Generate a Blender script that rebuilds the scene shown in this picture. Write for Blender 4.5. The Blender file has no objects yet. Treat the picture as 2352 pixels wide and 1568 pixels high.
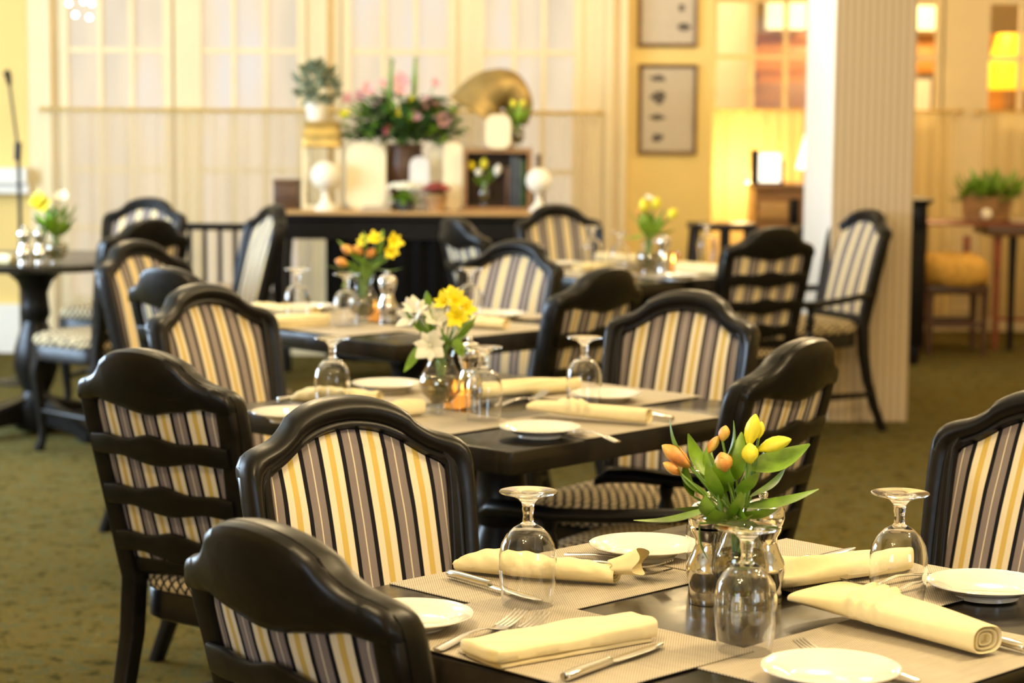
import bpy, bmesh, math, random
from math import sin, cos, pi, radians, sqrt, atan, exp
from mathutils import Vector, Matrix

random.seed(7)
SC = bpy.context.scene
C = SC.collection

# ------------------------------------------------------------------ camera
FPX, CAMH, HORIZON = 5100.0, 1.46, 212.0
pitch, roll = atan((784 - HORIZON) / FPX), radians(0.4)
fwd = Vector((0, cos(pitch), -sin(pitch)))
up0 = Vector((0, sin(pitch), cos(pitch)))
r0 = Vector((1, 0, 0))
cam_r = r0 * cos(roll) + up0 * sin(roll)
cam_u = up0 * cos(roll) - r0 * sin(roll)
cam_loc = Vector((0, 0, CAMH))
cd = bpy.data.cameras.new('camera')
cam = bpy.data.objects.new('camera', cd)
C.objects.link(cam)
m = Matrix((cam_r, cam_u, -fwd)).transposed().to_4x4()
m.translation = cam_loc
cam.matrix_world = m
cd.sensor_width = 36
cd.lens = 36 * FPX / 2352
cd.clip_end = 100
cd.clip_start = .05
cd.dof.use_dof = True
cd.dof.focus_distance = 3.3
cd.dof.aperture_fstop = 4.9
SC.camera = cam

# ------------------------------------------------------------------ world, lights, exposure
W = bpy.data.worlds.new('world')
SC.world = W
W.use_nodes = True
W.node_tree.nodes['Background'].inputs[0].default_value = (1, .85, .6, 1)
W.node_tree.nodes['Background'].inputs[1].default_value = .05
SC.view_settings.view_transform = 'Standard'
SC.view_settings.look = 'None'
SC.view_settings.gamma = 1
SC.view_settings.exposure = .12
cy = SC.cycles
cy.use_denoising = True
cy.max_bounces = 10
cy.transparent_max_bounces = 24
cy.sample_clamp_indirect = 6
cy.caustics_reflective = False
cy.caustics_refractive = True
cy.blur_glossy = 1.0
WARM = (1, .75, .40)
COOL = (.58, .78, 1.0)


def lamp(kind, name, loc, power, color, size=.1, rot=(0, 0, 0), sy=None):
    l = bpy.data.lights.new(name, kind)
    l.energy = power
    l.color = color
    if kind == 'AREA':
        l.size = size
        if sy:
            l.shape = 'RECTANGLE'
            l.size_y = sy
    else:
        l.shadow_soft_size = size
    o = bpy.data.objects.new(name, l)
    o.location = loc
    o.rotation_euler = rot
    C.objects.link(o)
    return o


# chandeliers of the dining room (out of frame, above)
for i, (x, y, p) in enumerate([(-.5, 1.9, 92), (1.5, 3.2, 108), (-.7, 6.0, 58), (1.3, 6.6, 88), (-1.6, 9.2, 46), (1.0, 10.3, 38), (2.9, 11.2, 60)]):
    for k in range(3):
        a = k * 2.1 + i
        lamp('POINT', 'chandelier_light', (x + .22 * cos(a), y + .22 * sin(a), 2.35), p / 3, WARM, .045)
# daylight through the big window of the left wall
lamp('AREA', 'window_daylight', (-4.85, 8.2, 1.6), 360, COOL, 1.5, (0, -pi / 2, 0), 3.2)
lamp('AREA', 'window_daylight', (-3.0, -1.42, 1.65), 62, COOL, 2.0, (-pi / 2, 0, pi), 1.6)
lamp('AREA', 'window_daylight', (3.9, -1.42, 1.65), 45, COOL, 1.6, (-pi / 2, 0, pi), 1.6)
# bar room behind the partition, and the desk lamp
lamp('POINT', 'bar_light', (2.6, 14.8, 2.4), 110, (1, .66, .28), .15)
lamp('POINT', 'bar_light', (1.0, 14.3, 2.3), 26, (1, .74, .38), .1)
lamp('POINT', 'desk_lamp_light', (1.40, 13.4, .97), 20, (1, .68, .28), .06)


# ------------------------------------------------------------------ helpers
def at(px, py, Y):
    d = fwd * FPX + cam_r * (px - 1176) + cam_u * (784 - py)
    return cam_loc + d * (Y / d.y)


def atz(px, py, z):
    d = fwd * FPX + cam_r * (px - 1176) + cam_u * (784 - py)
    return cam_loc + d * ((z - CAMH) / d.z)


class MB:
    def __init__(s):
        s.v, s.f = [], []

    def add(s, vs, fs):
        n = len(s.v)
        s.v += [tuple(v) for v in vs]
        s.f += [tuple(i + n for i in f) for f in fs]

    def box(s, x0, x1, y0, y1, z0, z1):
        v = [(x, y, z) for z in (z0, z1) for y in (y0, y1) for x in (x0, x1)]
        s.add(v, [(0, 2, 3, 1), (4, 5, 7, 6), (0, 1, 5, 4), (2, 6, 7, 3), (0, 4, 6, 2), (1, 3, 7, 5)])
        return s

    def rbox(s, x0, x1, y0, y1, z0, z1, b=.004, seg=2):
        bm = bmesh.new()
        bmesh.ops.create_cube(bm, size=1)
        for v in bm.verts:
            v.co = Vector((x0 + (v.co.x + .5) * (x1 - x0), y0 + (v.co.y + .5) * (y1 - y0), z0 + (v.co.z + .5) * (z1 - z0)))
        bmesh.ops.bevel(bm, geom=list(bm.edges), offset=b, segments=seg, affect='EDGES', profile=.5)
        bm.verts.index_update()
        s.add([v.co for v in bm.verts], [[v.index for v in f.verts] for f in bm.faces])
        bm.free()
        return s

    def loft(s, rings, caps=True, close=False):
        n = len(rings[0])
        k = len(rings)
        vs = [p for r in rings for p in r]
        fs = []
        for i in range(k if close else k - 1):
            j = (i + 1) % k
            for a in range(n):
                b = (a + 1) % n
                fs.append((i * n + a, i * n + b, j * n + b, j * n + a))
        if caps and not close:
            fs.append(tuple(range(n))[::-1])
            fs.append(tuple((k - 1) * n + a for a in range(n)))
        s.add(vs, fs)
        return s

    def lathe(s, prof, n=32, c=(0, 0, 0), caps=False):
        rings = [[(c[0] + r * cos(2 * pi * a / n), c[1] + r * sin(2 * pi * a / n), c[2] + z) for a in range(n)] for r, z in prof]
        s.loft(rings, caps)
        return s

    def tube(s, pts, rad, n=10, caps=True):
        pts = [Vector(p) for p in pts]
        if not isinstance(rad, (list, tuple)):
            rad = [rad] * len(pts)
        rings = []
        ref = Vector((0, 0, 1))
        for i, p in enumerate(pts):
            t = (pts[min(i + 1, len(pts) - 1)] - pts[max(i - 1, 0)]).normalized()
            if abs(t.dot(ref)) > .95:
                ref = Vector((1, 0, 0)) if abs(t.x) < .9 else Vector((0, 1, 0))
            u = t.cross(ref).normalized()
            w = u.cross(t)
            rings.append([p + (u * cos(2 * pi * a / n) + w * sin(2 * pi * a / n)) * rad[i] for a in range(n)])
        s.loft(rings, caps)
        return s

    def sphere(s, c, r, n=16, k=10, sc=(1, 1, 1)):
        rings = []
        for i in range(1, k):
            t = pi * i / k
            rings.append([(c[0] + sc[0] * r * sin(t) * cos(2 * pi * a / n), c[1] + sc[1] * r * sin(t) * sin(2 * pi * a / n), c[2] - sc[2] * r * cos(t)) for a in range(n)])
        s.loft(rings, True)
        return s

    def leaf(s, A, B, w, bend=.15, side=None, cup=.25, n=8):
        A, B = Vector(A), Vector(B)
        d = B - A
        L = d.length
        d.normalize()
        sd = Vector(side) if side else d.cross(Vector((random.uniform(-.4, .4), random.uniform(-.6, .6), 1)))
        sd = (sd - d * sd.dot(d))
        if sd.length < 1e-5:
            sd = d.cross(Vector((0, 1, 0)))
        sd.normalize()
        nm = sd.cross(d)
        vs, fs = [], []
        for i in range(n + 1):
            t = i / n
            ww = w * (sin(pi * min(1, t * .96 + .02) ** .8) ** .9 * .98 + .02) * .5
            c = A + d * (L * t) + nm * (bend * L * sin(pi * t))
            vs += [c - sd * ww + nm * cup * ww, c, c + sd * ww + nm * cup * ww]
        for i in range(n):
            a = i * 3
            fs += [(a, a + 1, a + 4, a + 3), (a + 1, a + 2, a + 5, a + 4)]
        s.add(vs, fs)
        return s

    def build(s, name, mat, parent=None, smooth=40, loc=None):
        me = bpy.data.meshes.new(name)
        me.from_pydata(s.v, [], s.f)
        me.materials.append(mat)
        bm = bmesh.new()
        bm.from_mesh(me)
        bmesh.ops.recalc_face_normals(bm, faces=bm.faces)
        bm.to_mesh(me)
        bm.free()
        if smooth:
            me.polygons.foreach_set('use_smooth', [True] * len(me.polygons))
            me.set_sharp_from_angle(angle=radians(smooth))
        o = bpy.data.objects.new(name, me)
        C.objects.link(o)
        if parent:
            o.parent = parent
        if loc:
            o.location = loc
        return o


def tag(o, label, cat, group=None, kind=None):
    o['label'] = label
    o['category'] = cat
    if group:
        o['group'] = group
    if kind:
        o['kind'] = kind
    return o


def thing(name, label, cat, loc=(0, 0, 0), rz=0, group=None):
    o = bpy.data.objects.new(name, None)
    C.objects.link(o)
    o.location = loc
    o.rotation_euler = (0, 0, rz)
    o.empty_display_size = .05
    return tag(o, label, cat, group)


def struct(o):
    o['kind'] = 'structure'
    return o


def dup(root, loc, rz, label, group=None):
    r = root.copy()
    C.objects.link(r)
    r.location = loc
    r.rotation_euler = (0, 0, rz)
    r['label'] = label
    if group:
        r['group'] = group
    for ch in list(root.children):
        c = ch.copy()
        C.objects.link(c)
        c.parent = r
        for g in list(ch.children):
            d = g.copy()
            C.objects.link(d)
            d.parent = c
    return r


# ------------------------------------------------------------------ materials
class NT:
    def __init__(s, name):
        s.m = bpy.data.materials.new(name)
        s.m.use_nodes = True
        s.t = s.m.node_tree
        s.b = s.t.nodes['Principled BSDF']
        s.out = s.t.nodes['Material Output']

    def n(s, typ, **kw):
        nd = s.t.nodes.new(typ)
        for k, v in kw.items():
            if k.startswith('i_'):
                key = k[2:]
                nd.inputs[int(key) if key.isdigit() else key.replace('_', ' ')].default_value = v
            else:
                setattr(nd, k, v)
        return nd

    def l(s, a, b):
        s.t.links.new(a, b)

    def math(s, op, a, b=None, c=None):
        nd = s.n('ShaderNodeMath', operation=op)
        for i, q in enumerate((a, b, c)):
            if q is None:
                continue
            if isinstance(q, (int, float)):
                nd.inputs[i].default_value = q
            else:
                s.l(q, nd.inputs[i])
        return nd.outputs[0]

    def coord(s, which='Object'):
        return s.n('ShaderNodeTexCoord').outputs[which]

    def xyz(s, which='Object'):
        x = s.n('ShaderNodeSeparateXYZ')
        s.l(s.coord(which), x.inputs[0])
        return x.outputs

    def ramp(s, fac, stops, const=False):
        r = s.n('ShaderNodeValToRGB')
        r.color_ramp.interpolation = 'CONSTANT' if const else 'LINEAR'
        e = r.color_ramp.elements
        while len(e) < len(stops):
            e.new(.5)
        for i, (p, c) in enumerate(stops):
            e[i].position = p
            e[i].color = (*c, 1)
        s.l(fac, r.inputs[0])
        return r.outputs[0]

    def noise(s, scale, detail=3, which='Object', rough=.5, stretch=None):
        nd = s.n('ShaderNodeTexNoise')
        nd.inputs['Scale'].default_value = scale
        nd.inputs['Detail'].default_value = detail
        nd.inputs['Roughness'].default_value = rough
        co = s.coord(which)
        if stretch:
            mp = s.n('ShaderNodeMapping')
            mp.inputs['Scale'].default_value = stretch
            s.l(co, mp.inputs[0])
            co = mp.outputs[0]
        s.l(co, nd.inputs['Vector'])
        return nd.outputs[0]

    def bump(s, h, strength=.2, dist=.01):
        b = s.n('ShaderNodeBump')
        b.inputs['Strength'].default_value = strength
        b.inputs['Distance'].default_value = dist
        s.l(h, b.inputs['Height'])
        s.l(b.outputs[0], s.b.inputs['Normal'])

    def set(s, **kw):
        for k, v in kw.items():
            s.b.inputs[k.replace('_', ' ')].default_value = v
        return s


def plain(name, col, rough=.5, metal=0, var=.12, scale=20, spec=.5, coat=0, stretch=None, bump=0):
    t = NT(name)
    t.set(Roughness=rough, Metallic=metal, Coat_Weight=coat)
    t.b.inputs['Specular IOR Level'].default_value = spec
    n = t.noise(scale, 4, stretch=stretch)
    c = t.ramp(n, [(.3, tuple(q * (1 - var) for q in col)), (.7, tuple(min(1, q * (1 + var)) for q in col))])
    t.l(c, t.b.inputs['Base Color'])
    if bump:
        t.bump(n, bump, .004)
    return t.m


def emit(name, col, strength):
    t = NT(name)
    t.set(Roughness=.4)
    t.b.inputs['Base Color'].default_value = (*col, 1)
    n = t.noise(3, 2)
    c = t.ramp(n, [(.3, tuple(q * .9 for q in col)), (.7, col)])
    t.l(c, t.b.inputs['Emission Color'])
    t.b.inputs['Emission Strength'].default_value = strength
    return t.m


def thin_glass(name, tint=(1, 1, 1), base=.04, edge=.55):
    t = NT(name)
    tr = t.n('ShaderNodeBsdfTransparent')
    tr.inputs[0].default_value = (*tint, 1)
    gl = t.n('ShaderNodeBsdfGlossy')
    gl.inputs['Roughness'].default_value = .03
    fr = t.n('ShaderNodeLayerWeight')
    fr.inputs['Blend'].default_value = .35
    f = t.math('MULTIPLY_ADD', t.math('POWER', fr.outputs['Facing'], 2.2), edge, base)
    mx = t.n('ShaderNodeMixShader')
    t.l(f, mx.inputs[0])
    t.l(tr.outputs[0], mx.inputs[1])
    t.l(gl.outputs[0], mx.inputs[2])
    t.l(mx.outputs[0], t.out.inputs['Surface'])
    return t.m


def stripes_mat():
    t = NT('striped_upholstery')
    t.set(Roughness=.85)
    t.b.inputs['Specular IOR Level'].default_value = .15
    x = t.xyz()
    wob = t.math('MULTIPLY', t.math('SUBTRACT', t.noise(4, 1), .5), .003)
    f = t.math('FRACT', t.math('ADD', t.math('DIVIDE', t.math('ADD', x[0], wob), .0765), 50.50))
    cr, go, bk, gr, li = (.80, .71, .54), (.64, .46, .13), (.009, .009, .013), (.23, .195, .195), (.70, .63, .50)
    # grey stripe with its pale pinstripe is centred on .5
    c = t.ramp(f, [(0, go), (.068, cr), (.222, bk), (.322, gr), (.488, li), (.512, gr), (.678, bk), (.778, cr), (.932, go)], True)
    weave = t.noise(900, 2)
    mx = t.n('ShaderNodeMix', data_type='RGBA', blend_type='MULTIPLY')
    mx.inputs[0].default_value = .25
    t.l(c, mx.inputs[6])
    t.l(t.ramp(weave, [(.3, (.6, .6, .6)), (.7, (1, 1, 1))]), mx.inputs[7])
    t.l(mx.outputs[2], t.b.inputs['Base Color'])
    t.bump(weave, .15, .001)
    return t.m


def lattice_mat():
    t = NT('lattice_upholstery')
    t.set(Roughness=.85)
    t.b.inputs['Specular IOR Level'].default_value = .15
    x = t.xyz()
    p = .024
    wob = t.math('MULTIPLY', t.math('SINE', t.math('MULTIPLY', x[1], 2 * pi / p)), .1)
    u = t.math('ADD', t.math('DIVIDE', t.math('ADD', x[0], t.math('ADD', t.math('MULTIPLY', x[1], .6), t.math('MULTIPLY', x[2], .8))), p), wob)
    v = t.math('ADD', t.math('DIVIDE', t.math('SUBTRACT', x[0], t.math('ADD', t.math('MULTIPLY', x[1], .6), t.math('MULTIPLY', x[2], .8))), p), wob)
    fu = t.math('ABSOLUTE', t.math('SUBTRACT', t.math('FRACT', u), .5))
    fv = t.math('ABSOLUTE', t.math('SUBTRACT', t.math('FRACT', v), .5))
    mn = t.math('MINIMUM', fu, fv)
    c = t.ramp(mn, [(.0, (.016, .017, .02)), (.12, (.02, .022, .026)), (.17, (.66, .52, .30)), (1, (.70, .56, .34))])
    t.l(c, t.b.inputs['Base Color'])
    return t.m


def mat_mat():
    t = NT('woven_placemat')
    t.set(Roughness=.7)
    x = t.xyz()
    a = t.math('SINE', t.math('MULTIPLY', x[0], 2 * pi / .0042))
    b = t.math('SINE', t.math('MULTIPLY', x[1], 2 * pi / .0052))
    w = t.math('MULTIPLY', t.math('ADD', t.math('MULTIPLY', a, b), 1), .5)
    band = t.noise(14, 2, stretch=(1, 8, 1))
    mixv = t.math('ADD', t.math('MULTIPLY', w, .8), t.math('MULTIPLY', band, .25))
    c = t.ramp(mixv, [(.1, (.15, .13, .105)), (.5, (.42, .37, .29)), (1, (.62, .56, .45))])
    t.l(c, t.b.inputs['Base Color'])
    t.bump(w, .3, .001)
    return t.m


def carpet_mat():
    t = NT('mottled_carpet')
    t.set(Roughness=1)
    t.b.inputs['Specular IOR Level'].default_value = 0
    n1, n2 = t.noise(13, 4, rough=.6), t.noise(34, 5, rough=.75)
    f = t.math('ADD', t.math('MULTIPLY', n1, .5), t.math('MULTIPLY', n2, .5))
    c = t.ramp(f, [(.38, (.033, .030, .012)), (.45, (.095, .080, .026)), (.51, (.15, .11, .032)), (.555, (.070, .083, .042)), (.64, (.21, .155, .048))])
    t.l(c, t.b.inputs['Base Color'])
    t.bump(t.noise(300, 3), .5, .006)
    return t.m


def wallpaper_mat():
    t = NT('striped_wallpaper')
    t.set(Roughness=.8)
    x = t.xyz()
    f = t.math('FRACT', t.math('DIVIDE', x[0], .0335))
    c = t.ramp(f, [(0, (.45, .345, .20)), (.12, (.63, .50, .33)), (.55, (.65, .52, .35)), (.7, (.45, .345, .20))])
    t.l(c, t.b.inputs['Base Color'])
    return t.m


def wood_mat(name, c0, c1, rough=.4, sc=3):
    t = NT(name)
    t.set(Roughness=rough)
    n = t.noise(sc, 5, stretch=(1, 1, 9))
    t.l(t.ramp(n, [(.3, c0), (.7, c1)]), t.b.inputs['Base Color'])
    return t.m


def pane_mat():
    t = NT('lit_pane')
    t.set(Roughness=.55)
    t.b.inputs['Base Color'].default_value = (.12, .11, .1, 1)
    x = t.xyz()
    n = t.noise(1.6, 2, stretch=(2.5, 1, .7))
    c = t.ramp(n, [(.3, (.62, .51, .36)), (.5, (.78, .62, .41)), (.7, (.72, .64, .57))])
    t.l(c, t.b.inputs['Emission Color'])
    t.b.inputs['Emission Strength'].default_value = .92
    return t.m


def curtain_mat(name, col, clear=.38):
    t = NT(name)
    df = t.n('ShaderNodeBsdfDiffuse')
    tl = t.n('ShaderNodeBsdfTranslucent')
    tp = t.n('ShaderNodeBsdfTransparent')
    x = t.noise(60, 2, stretch=(1, 1, .05))
    c = t.ramp(x, [(.3, tuple(q * .9 for q in col)), (.7, col)])
    t.l(c, df.inputs[0])
    t.l(c, tl.inputs[0])
    m1 = t.n('ShaderNodeMixShader')
    m1.inputs[0].default_value = .45
    t.l(df.outputs[0], m1.inputs[1])
    t.l(tl.outputs[0], m1.inputs[2])
    m2 = t.n('ShaderNodeMixShader')
    m2.inputs[0].default_value = clear
    t.l(m1.outputs[0], m2.inputs[1])
    t.l(tp.outputs[0], m2.inputs[2])
    t.l(m2.outputs[0], t.out.inputs['Surface'])
    return t.m


def black_wood_mat():
    t = NT('black_wood')
    t.set(Roughness=.3)
    t.b.inputs['Specular IOR Level'].default_value = .27
    n = t.noise(14, 5, stretch=(1, 1, 3))
    t.l(t.ramp(n, [(.35, (.0045, .0040, .0038)), (.62, (.007, .006, .0055)), (.8, (.016, .011, .008))]), t.b.inputs['Base Color'])
    r = t.ramp(t.noise(40, 3), [(.3, (.29,) * 3), (.7, (.39,) * 3)])
    t.l(r, t.b.inputs['Roughness'])
    t.bump(n, .03, .002)
    return t.m


def table_mat():
    t = NT('dark_table_wood')
    t.set(Roughness=.22)
    t.b.inputs['Specular IOR Level'].default_value = .36
    n = t.noise(6, 6, stretch=(1, 14, 1))
    t.l(t.ramp(n, [(.35, (.007, .006, .005)), (.65, (.016, .0125, .009))]), t.b.inputs['Base Color'])
    t.l(t.ramp(t.noise(25, 3), [(.3, (.17,) * 3), (.7, (.27,) * 3)]), t.b.inputs['Roughness'])
    return t.m


def bud_mat():
    t = NT('orange_petal')
    t.set(Roughness=.5)
    n = t.noise(38, 4, stretch=(1, 1, .5))
    t.l(t.ramp(n, [(.3, (.42, .13, .03)), (.48, (.66, .29, .06)), (.68, (.74, .50, .12))]), t.b.inputs['Base Color'])
    return t.m


def glass_mat(name, col=(1, 1, 1), rough=0.0, ior=1.48):
    t = NT(name)
    t.set(Roughness=rough, IOR=ior)
    t.b.inputs['Base Color'].default_value = (*col, 1)
    t.b.inputs['Transmission Weight'].default_value = 1
    return t.m


def water_mat():
    t = NT('stem_water')
    tr = t.n('ShaderNodeBsdfTransparent')
    tr.inputs[0].default_value = (.55, .48, .36, 1)
    gl = t.n('ShaderNodeBsdfGlossy')
    gl.inputs[0].default_value = (.75, .7, .6, 1)
    gl.inputs['Roughness'].default_value = .08
    mx = t.n('ShaderNodeMixShader')
    t.l(t.ramp(t.noise(45, 3), [(.35, (.12,) * 3), (.7, (.5,) * 3)]), mx.inputs[0])
    t.l(tr.outputs[0], mx.inputs[1])
    t.l(gl.outputs[0], mx.inputs[2])
    t.l(mx.outputs[0], t.out.inputs['Surface'])
    return t.m


M = dict(
    wood=black_wood_mat(), stripe=stripes_mat(), lattice=lattice_mat(), table=table_mat(), mat=mat_mat(), carpet=carpet_mat(),
    glass=glass_mat('goblet_glass', (1, 1, 1), 0, 1.45), solid=glass_mat('solid_glass'), pane=pane_mat(), water=water_mat(),
    vase=thin_glass('vase_glass', (.93, .95, .92), .06, .6), clear=thin_glass('window_glass', (1, 1, 1), .008, .15),
    plate=plain('white_china', (.84, .81, .74), .12, var=.02, coat=.4), napkin=plain('cream_linen', (.87, .76, .47), .9, var=.04, scale=60, spec=.1, bump=.15),
    silver=plain('polished_silver', (.78, .75, .70), .13, 1, var=.05), steel=plain('cutlery_steel', (.72, .70, .66), .16, 1, var=.04),
    yellow=plain('yellow_wall_paint', (.80, .60, .22), .75, var=.03, scale=3), cream=plain('cream_trim_paint', (.80, .66, .40), .5, var=.03, scale=4),
    white=plain('white_paint', (.84, .82, .76), .6, var=.03, scale=4), ceil=plain('ceiling_paint', (.82, .76, .62), .9, var=.02, scale=2),
    paper=wallpaper_mat(), sheer=curtain_mat('sheer_curtain', (.86, .75, .56), .6), glowsheer=curtain_mat('cream_curtain', (.88, .76, .44)),
    blackpaint=plain('black_paint', (.006, .005, .005), .35, var=.2, spec=.2), blackcloth=plain('black_cloth', (.006, .006, .006), .95, spec=.05),
    oak=wood_mat('brown_wood', (.20, .10, .035), (.36, .19, .07)), orange=wood_mat('orange_wood', (.40, .17, .03), (.62, .29, .06)),
    darkoak=wood_mat('dark_brown_wood', (.05, .022, .010), (.11, .05, .02)), red=wood_mat('red_mahogany', (.16, .035, .012), (.28, .07, .02)),
    lightoak=wood_mat('honey_wood', (.42, .25, .09), (.58, .36, .15)),
    gold=plain('old_gold', (.62, .42, .12), .42, .6, var=.2), brass=plain('aged_brass', (.34, .24, .085), .45, .6, var=.35, scale=9),
    leaf=plain('green_leaf', (.15, .28, .018), .42, var=.4, scale=30), darkleaf=plain('dark_green_leaf', (.035, .085, .018), .5, var=.4, scale=25),
    sage=plain('silvery_leaf', (.22, .27, .17), .7, var=.25), stem=plain('green_stem', (.16, .28, .05), .5, var=.2),
    petal_y=plain('yellow_petal', (.92, .76, .015), .5, var=.1, scale=40), petal_w=plain('white_petal', (.86, .84, .70), .5, var=.06, scale=40),
    petal_o=bud_mat(), petal_yg=plain('pale_yellow_petal', (.84, .76, .05), .5, var=.15, scale=40),
    petal_p=plain('pink_petal', (.78, .42, .40), .55, var=.2), petal_r=plain('rose_petal', (.70, .14, .17), .55, var=.15), petal_d=plain('burgundy_petal', (.28, .045, .035), .6, var=.3),
    cushion=plain('gold_cushion', (.62, .36, .07), .8, var=.25, scale=30), parchment=plain('cream_board', (.86, .74, .48), .7, var=.03), greyboard=plain('pale_board', (.72, .69, .66), .6, var=.04),
    print=plain('print_paper', (.50, .43, .33), .6, var=.03), ink=plain('dark_ink', (.10, .085, .07), .8, var=.4, scale=60), bronze=plain('bronze_frame', (.20, .12, .06), .4, .3, var=.2),
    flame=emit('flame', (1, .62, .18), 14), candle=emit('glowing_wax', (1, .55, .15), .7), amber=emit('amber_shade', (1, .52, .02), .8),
    shade=emit('lit_white_shade', (1, .95, .82), 1.6), bulb_glint=emit('reflected_bulb_glow', (1, .86, .55), 16), lit=emit('lit_cream_panel', (1, .86, .5), 1.1),
    votive=thin_glass('votive_glass', (.95, .72, .45), .08, .5), terracotta=plain('terracotta', (.42, .24, .10), .8, var=.2), stone=plain('white_stone', (.86, .80, .66), .7, var=.05),
    linen=plain('beige_cloth', (.50, .40, .28), .9, var=.15), navy=plain('dark_blue_cover', (.05, .06, .07), .6, var=.3), mic=plain('black_metal', (.02, .02, .02), .4, .5),
)


# ------------------------------------------------------------------ the room
def wallbox(name, x0, x1, y0, y1, z0, z1, mat):
    return struct(MB().box(x0, x1, y0, y1, z0, z1).build(name, mat, smooth=0))


wallbox('floor', -5, 5.6, -1.5, 19, -.1, 0, M['carpet'])
wallbox('ceiling', -5, 5.6, -1.5, 19, 3.0, 3.1, M['ceil'])
wallbox('wall_left', -5.1, -5, -1.5, 19, 0, 3.0, M['yellow'])
wallbox('wall_right', 5.6, 5.7, -1.5, 19, 0, 3.0, M['yellow'])
wallbox('wall_rear', -5, 5.6, -1.6, -1.5, 0, 3.0, M['yellow'])
wallbox('wall_back', -5, 1.10, 12.32, 12.44, 0, 3.0, M['yellow'])
wallbox('wall_bar', -5, 5.6, 18.9, 19, 0, 3.0, M['cream'])
wallbox('wall_return', 1.0, 1.10, 12.44, 13.75, 0, 3.0, M['yellow'])
# left-hand daylight window (out of frame)
f = MB()
for yy in (6.6, 7.4, 8.2, 9.0, 9.8):
    f.box(-5, -4.93, yy - .04, yy + .04, .75, 2.5)
for zz in (.75, 1.6, 2.5):
    f.box(-5, -4.93, 6.6, 9.8, zz - .03, zz + .03)
w6 = struct(f.build('window_7', M['cream'], smooth=0))
MB().box(-4.985, -4.98, 6.6, 9.8, .75, 2.5).build('window_glass', M['pane'], w6, smooth=0)

for nm_, xa, xb in (('window_12', -4.0, -2.0), ('window_13', 3.1, 4.7)):
    f = MB()
    for k in range(3):
        xx = xa + (xb - xa) * k / 2
        f.box(xx - .04, xx + .04, -1.5, -1.44, .85, 2.45)
    for zz in (.85, 1.65, 2.45):
        f.box(xa, xb, -1.5, -1.445, zz - .03, zz + .03)
    struct(f.build(nm_, M['cream'], smooth=0))

# casing of the tall window bay on the back wall
f = MB()
f.box(-2.66, .60, 12.26, 12.32, 0, .30).box(-2.66, .60, 12.26, 12.32, 2.62, 2.75)
for x0, x1 in ((-2.66, -2.50), (-1.86, -1.76), (-1.13, -.95), (-.31, -.21), (.37, .60)):
    f.box(x0, x1, 12.25, 12.32, .30, 2.62)
f.box(-1.06, -1.02, 12.21, 12.25, .30, 2.62)
f.box(.50, .54, 12.21, 12.25, 0, 2.62).box(-2.58, -2.53, 12.21, 12.25, 0, 2.62)
f.box(.58, .62, 12.22, 12.3, 0, 2.62)
struct(f.build('trim_1', M['cream'], smooth=0))


def window(name, x0, x1, z0, z1, Y, cols, rowzs, glass, mun=.014, fr=.05):
    f = MB()
    f.box(x0 - fr, x0, Y, Y + .05, z0, z1).box(x1, x1 + fr, Y, Y + .05, z0, z1)
    f.box(x0 - fr, x1 + fr, Y, Y + .05, z0 - fr, z0).box(x0 - fr, x1 + fr, Y, Y + .05, z1, z1 + fr)
    for i in range(1, cols):
        x = x0 + (x1 - x0) * i / cols
        f.box(x - mun, x + mun, Y + .005, Y + .045, z0, z1)
    for z in rowzs:
        f.box(x0, x1, Y + .009, Y + .041, z - mun, z + mun)
    o = struct(f.build(name, M['cream'], smooth=0))
    MB().box(x0, x1, Y + .03, Y + .034, z0, z1).build('glass_pane', glass, o, smooth=0)
    return o


rows = [.37, .70, 1.023, 1.345, 1.675, 2.005, 2.335]
for i, (a, b) in enumerate([(-2.44, -1.92), (-1.71, -1.185), (-.89, -.362), (-.163, .324)]):
    window('window_%d' % (i + 1), a, b, .33, 2.56, 12.24, 3, rows[1:], M['pane'])


def curtain(name, x0, x1, z0, z1, Y, mat, label, amp=.011, per=.085):
    mb = MB()
    n = int((x1 - x0) / per * 10)
    vs, fs = [], []
    for i in range(n + 1):
        x = x0 + (x1 - x0) * i / n
        ph = 2 * pi * (x / per) + 1.3 * sin(x * 7)
        for j in range(5):
            t = j / 4
            vs.append((x + .004 * sin(ph * .5 + t), Y + amp * (.45 + .55 * t) * sin(ph) + .006 * sin(3 * x + 4 * t), z1 + (z0 - z1) * t))
    for i in range(n):
        for j in range(4):
            a = i * 5 + j
            fs.append((a, a + 1, a + 6, a + 5))
    mb.add(vs, fs)
    o = thing(name, label, 'curtain', ((x0 + x1) / 2, Y, z1))
    c = mb.build('curtain_panel', mat, o, smooth=80)
    c.location = (-(x0 + x1) / 2, -Y, -z1)
    r = MB().tube([(x0 - .04, Y, z1 - .008), (x1 + .04, Y, z1 - .008)], .009)
    r.sphere((x0 - .05, Y, z1 - .008), .016).sphere((x1 + .05, Y, z1 - .008), .016)
    q = r.build('curtain_rod', M['gold'], o)
    q.location = c.location
    return o


curtain('cafe_curtain', -2.52, -1.10, .12, 1.36, 12.16, M['sheer'], 'white sheer cafe curtain across the two tall windows left of the flower display')
curtain('cafe_curtain', -.95, .42, .12, 1.36, 12.16, M['sheer'], 'white sheer cafe curtain behind the black display table')

# mantel ledge at the far left, baseboards
struct(MB().box(-5, -2.66, 12.14, 12.32, .95, 1.03).box(-5, -2.66, 12.2, 12.32, .89, .95).build('trim_2', M['white'], smooth=0))
struct(MB().box(-5, -2.66, 12.28, 12.32, 0, .27).box(.60, 1.10, 12.29, 12.32, 0, .16).build('baseboard_back', M['white'], smooth=0))

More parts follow.
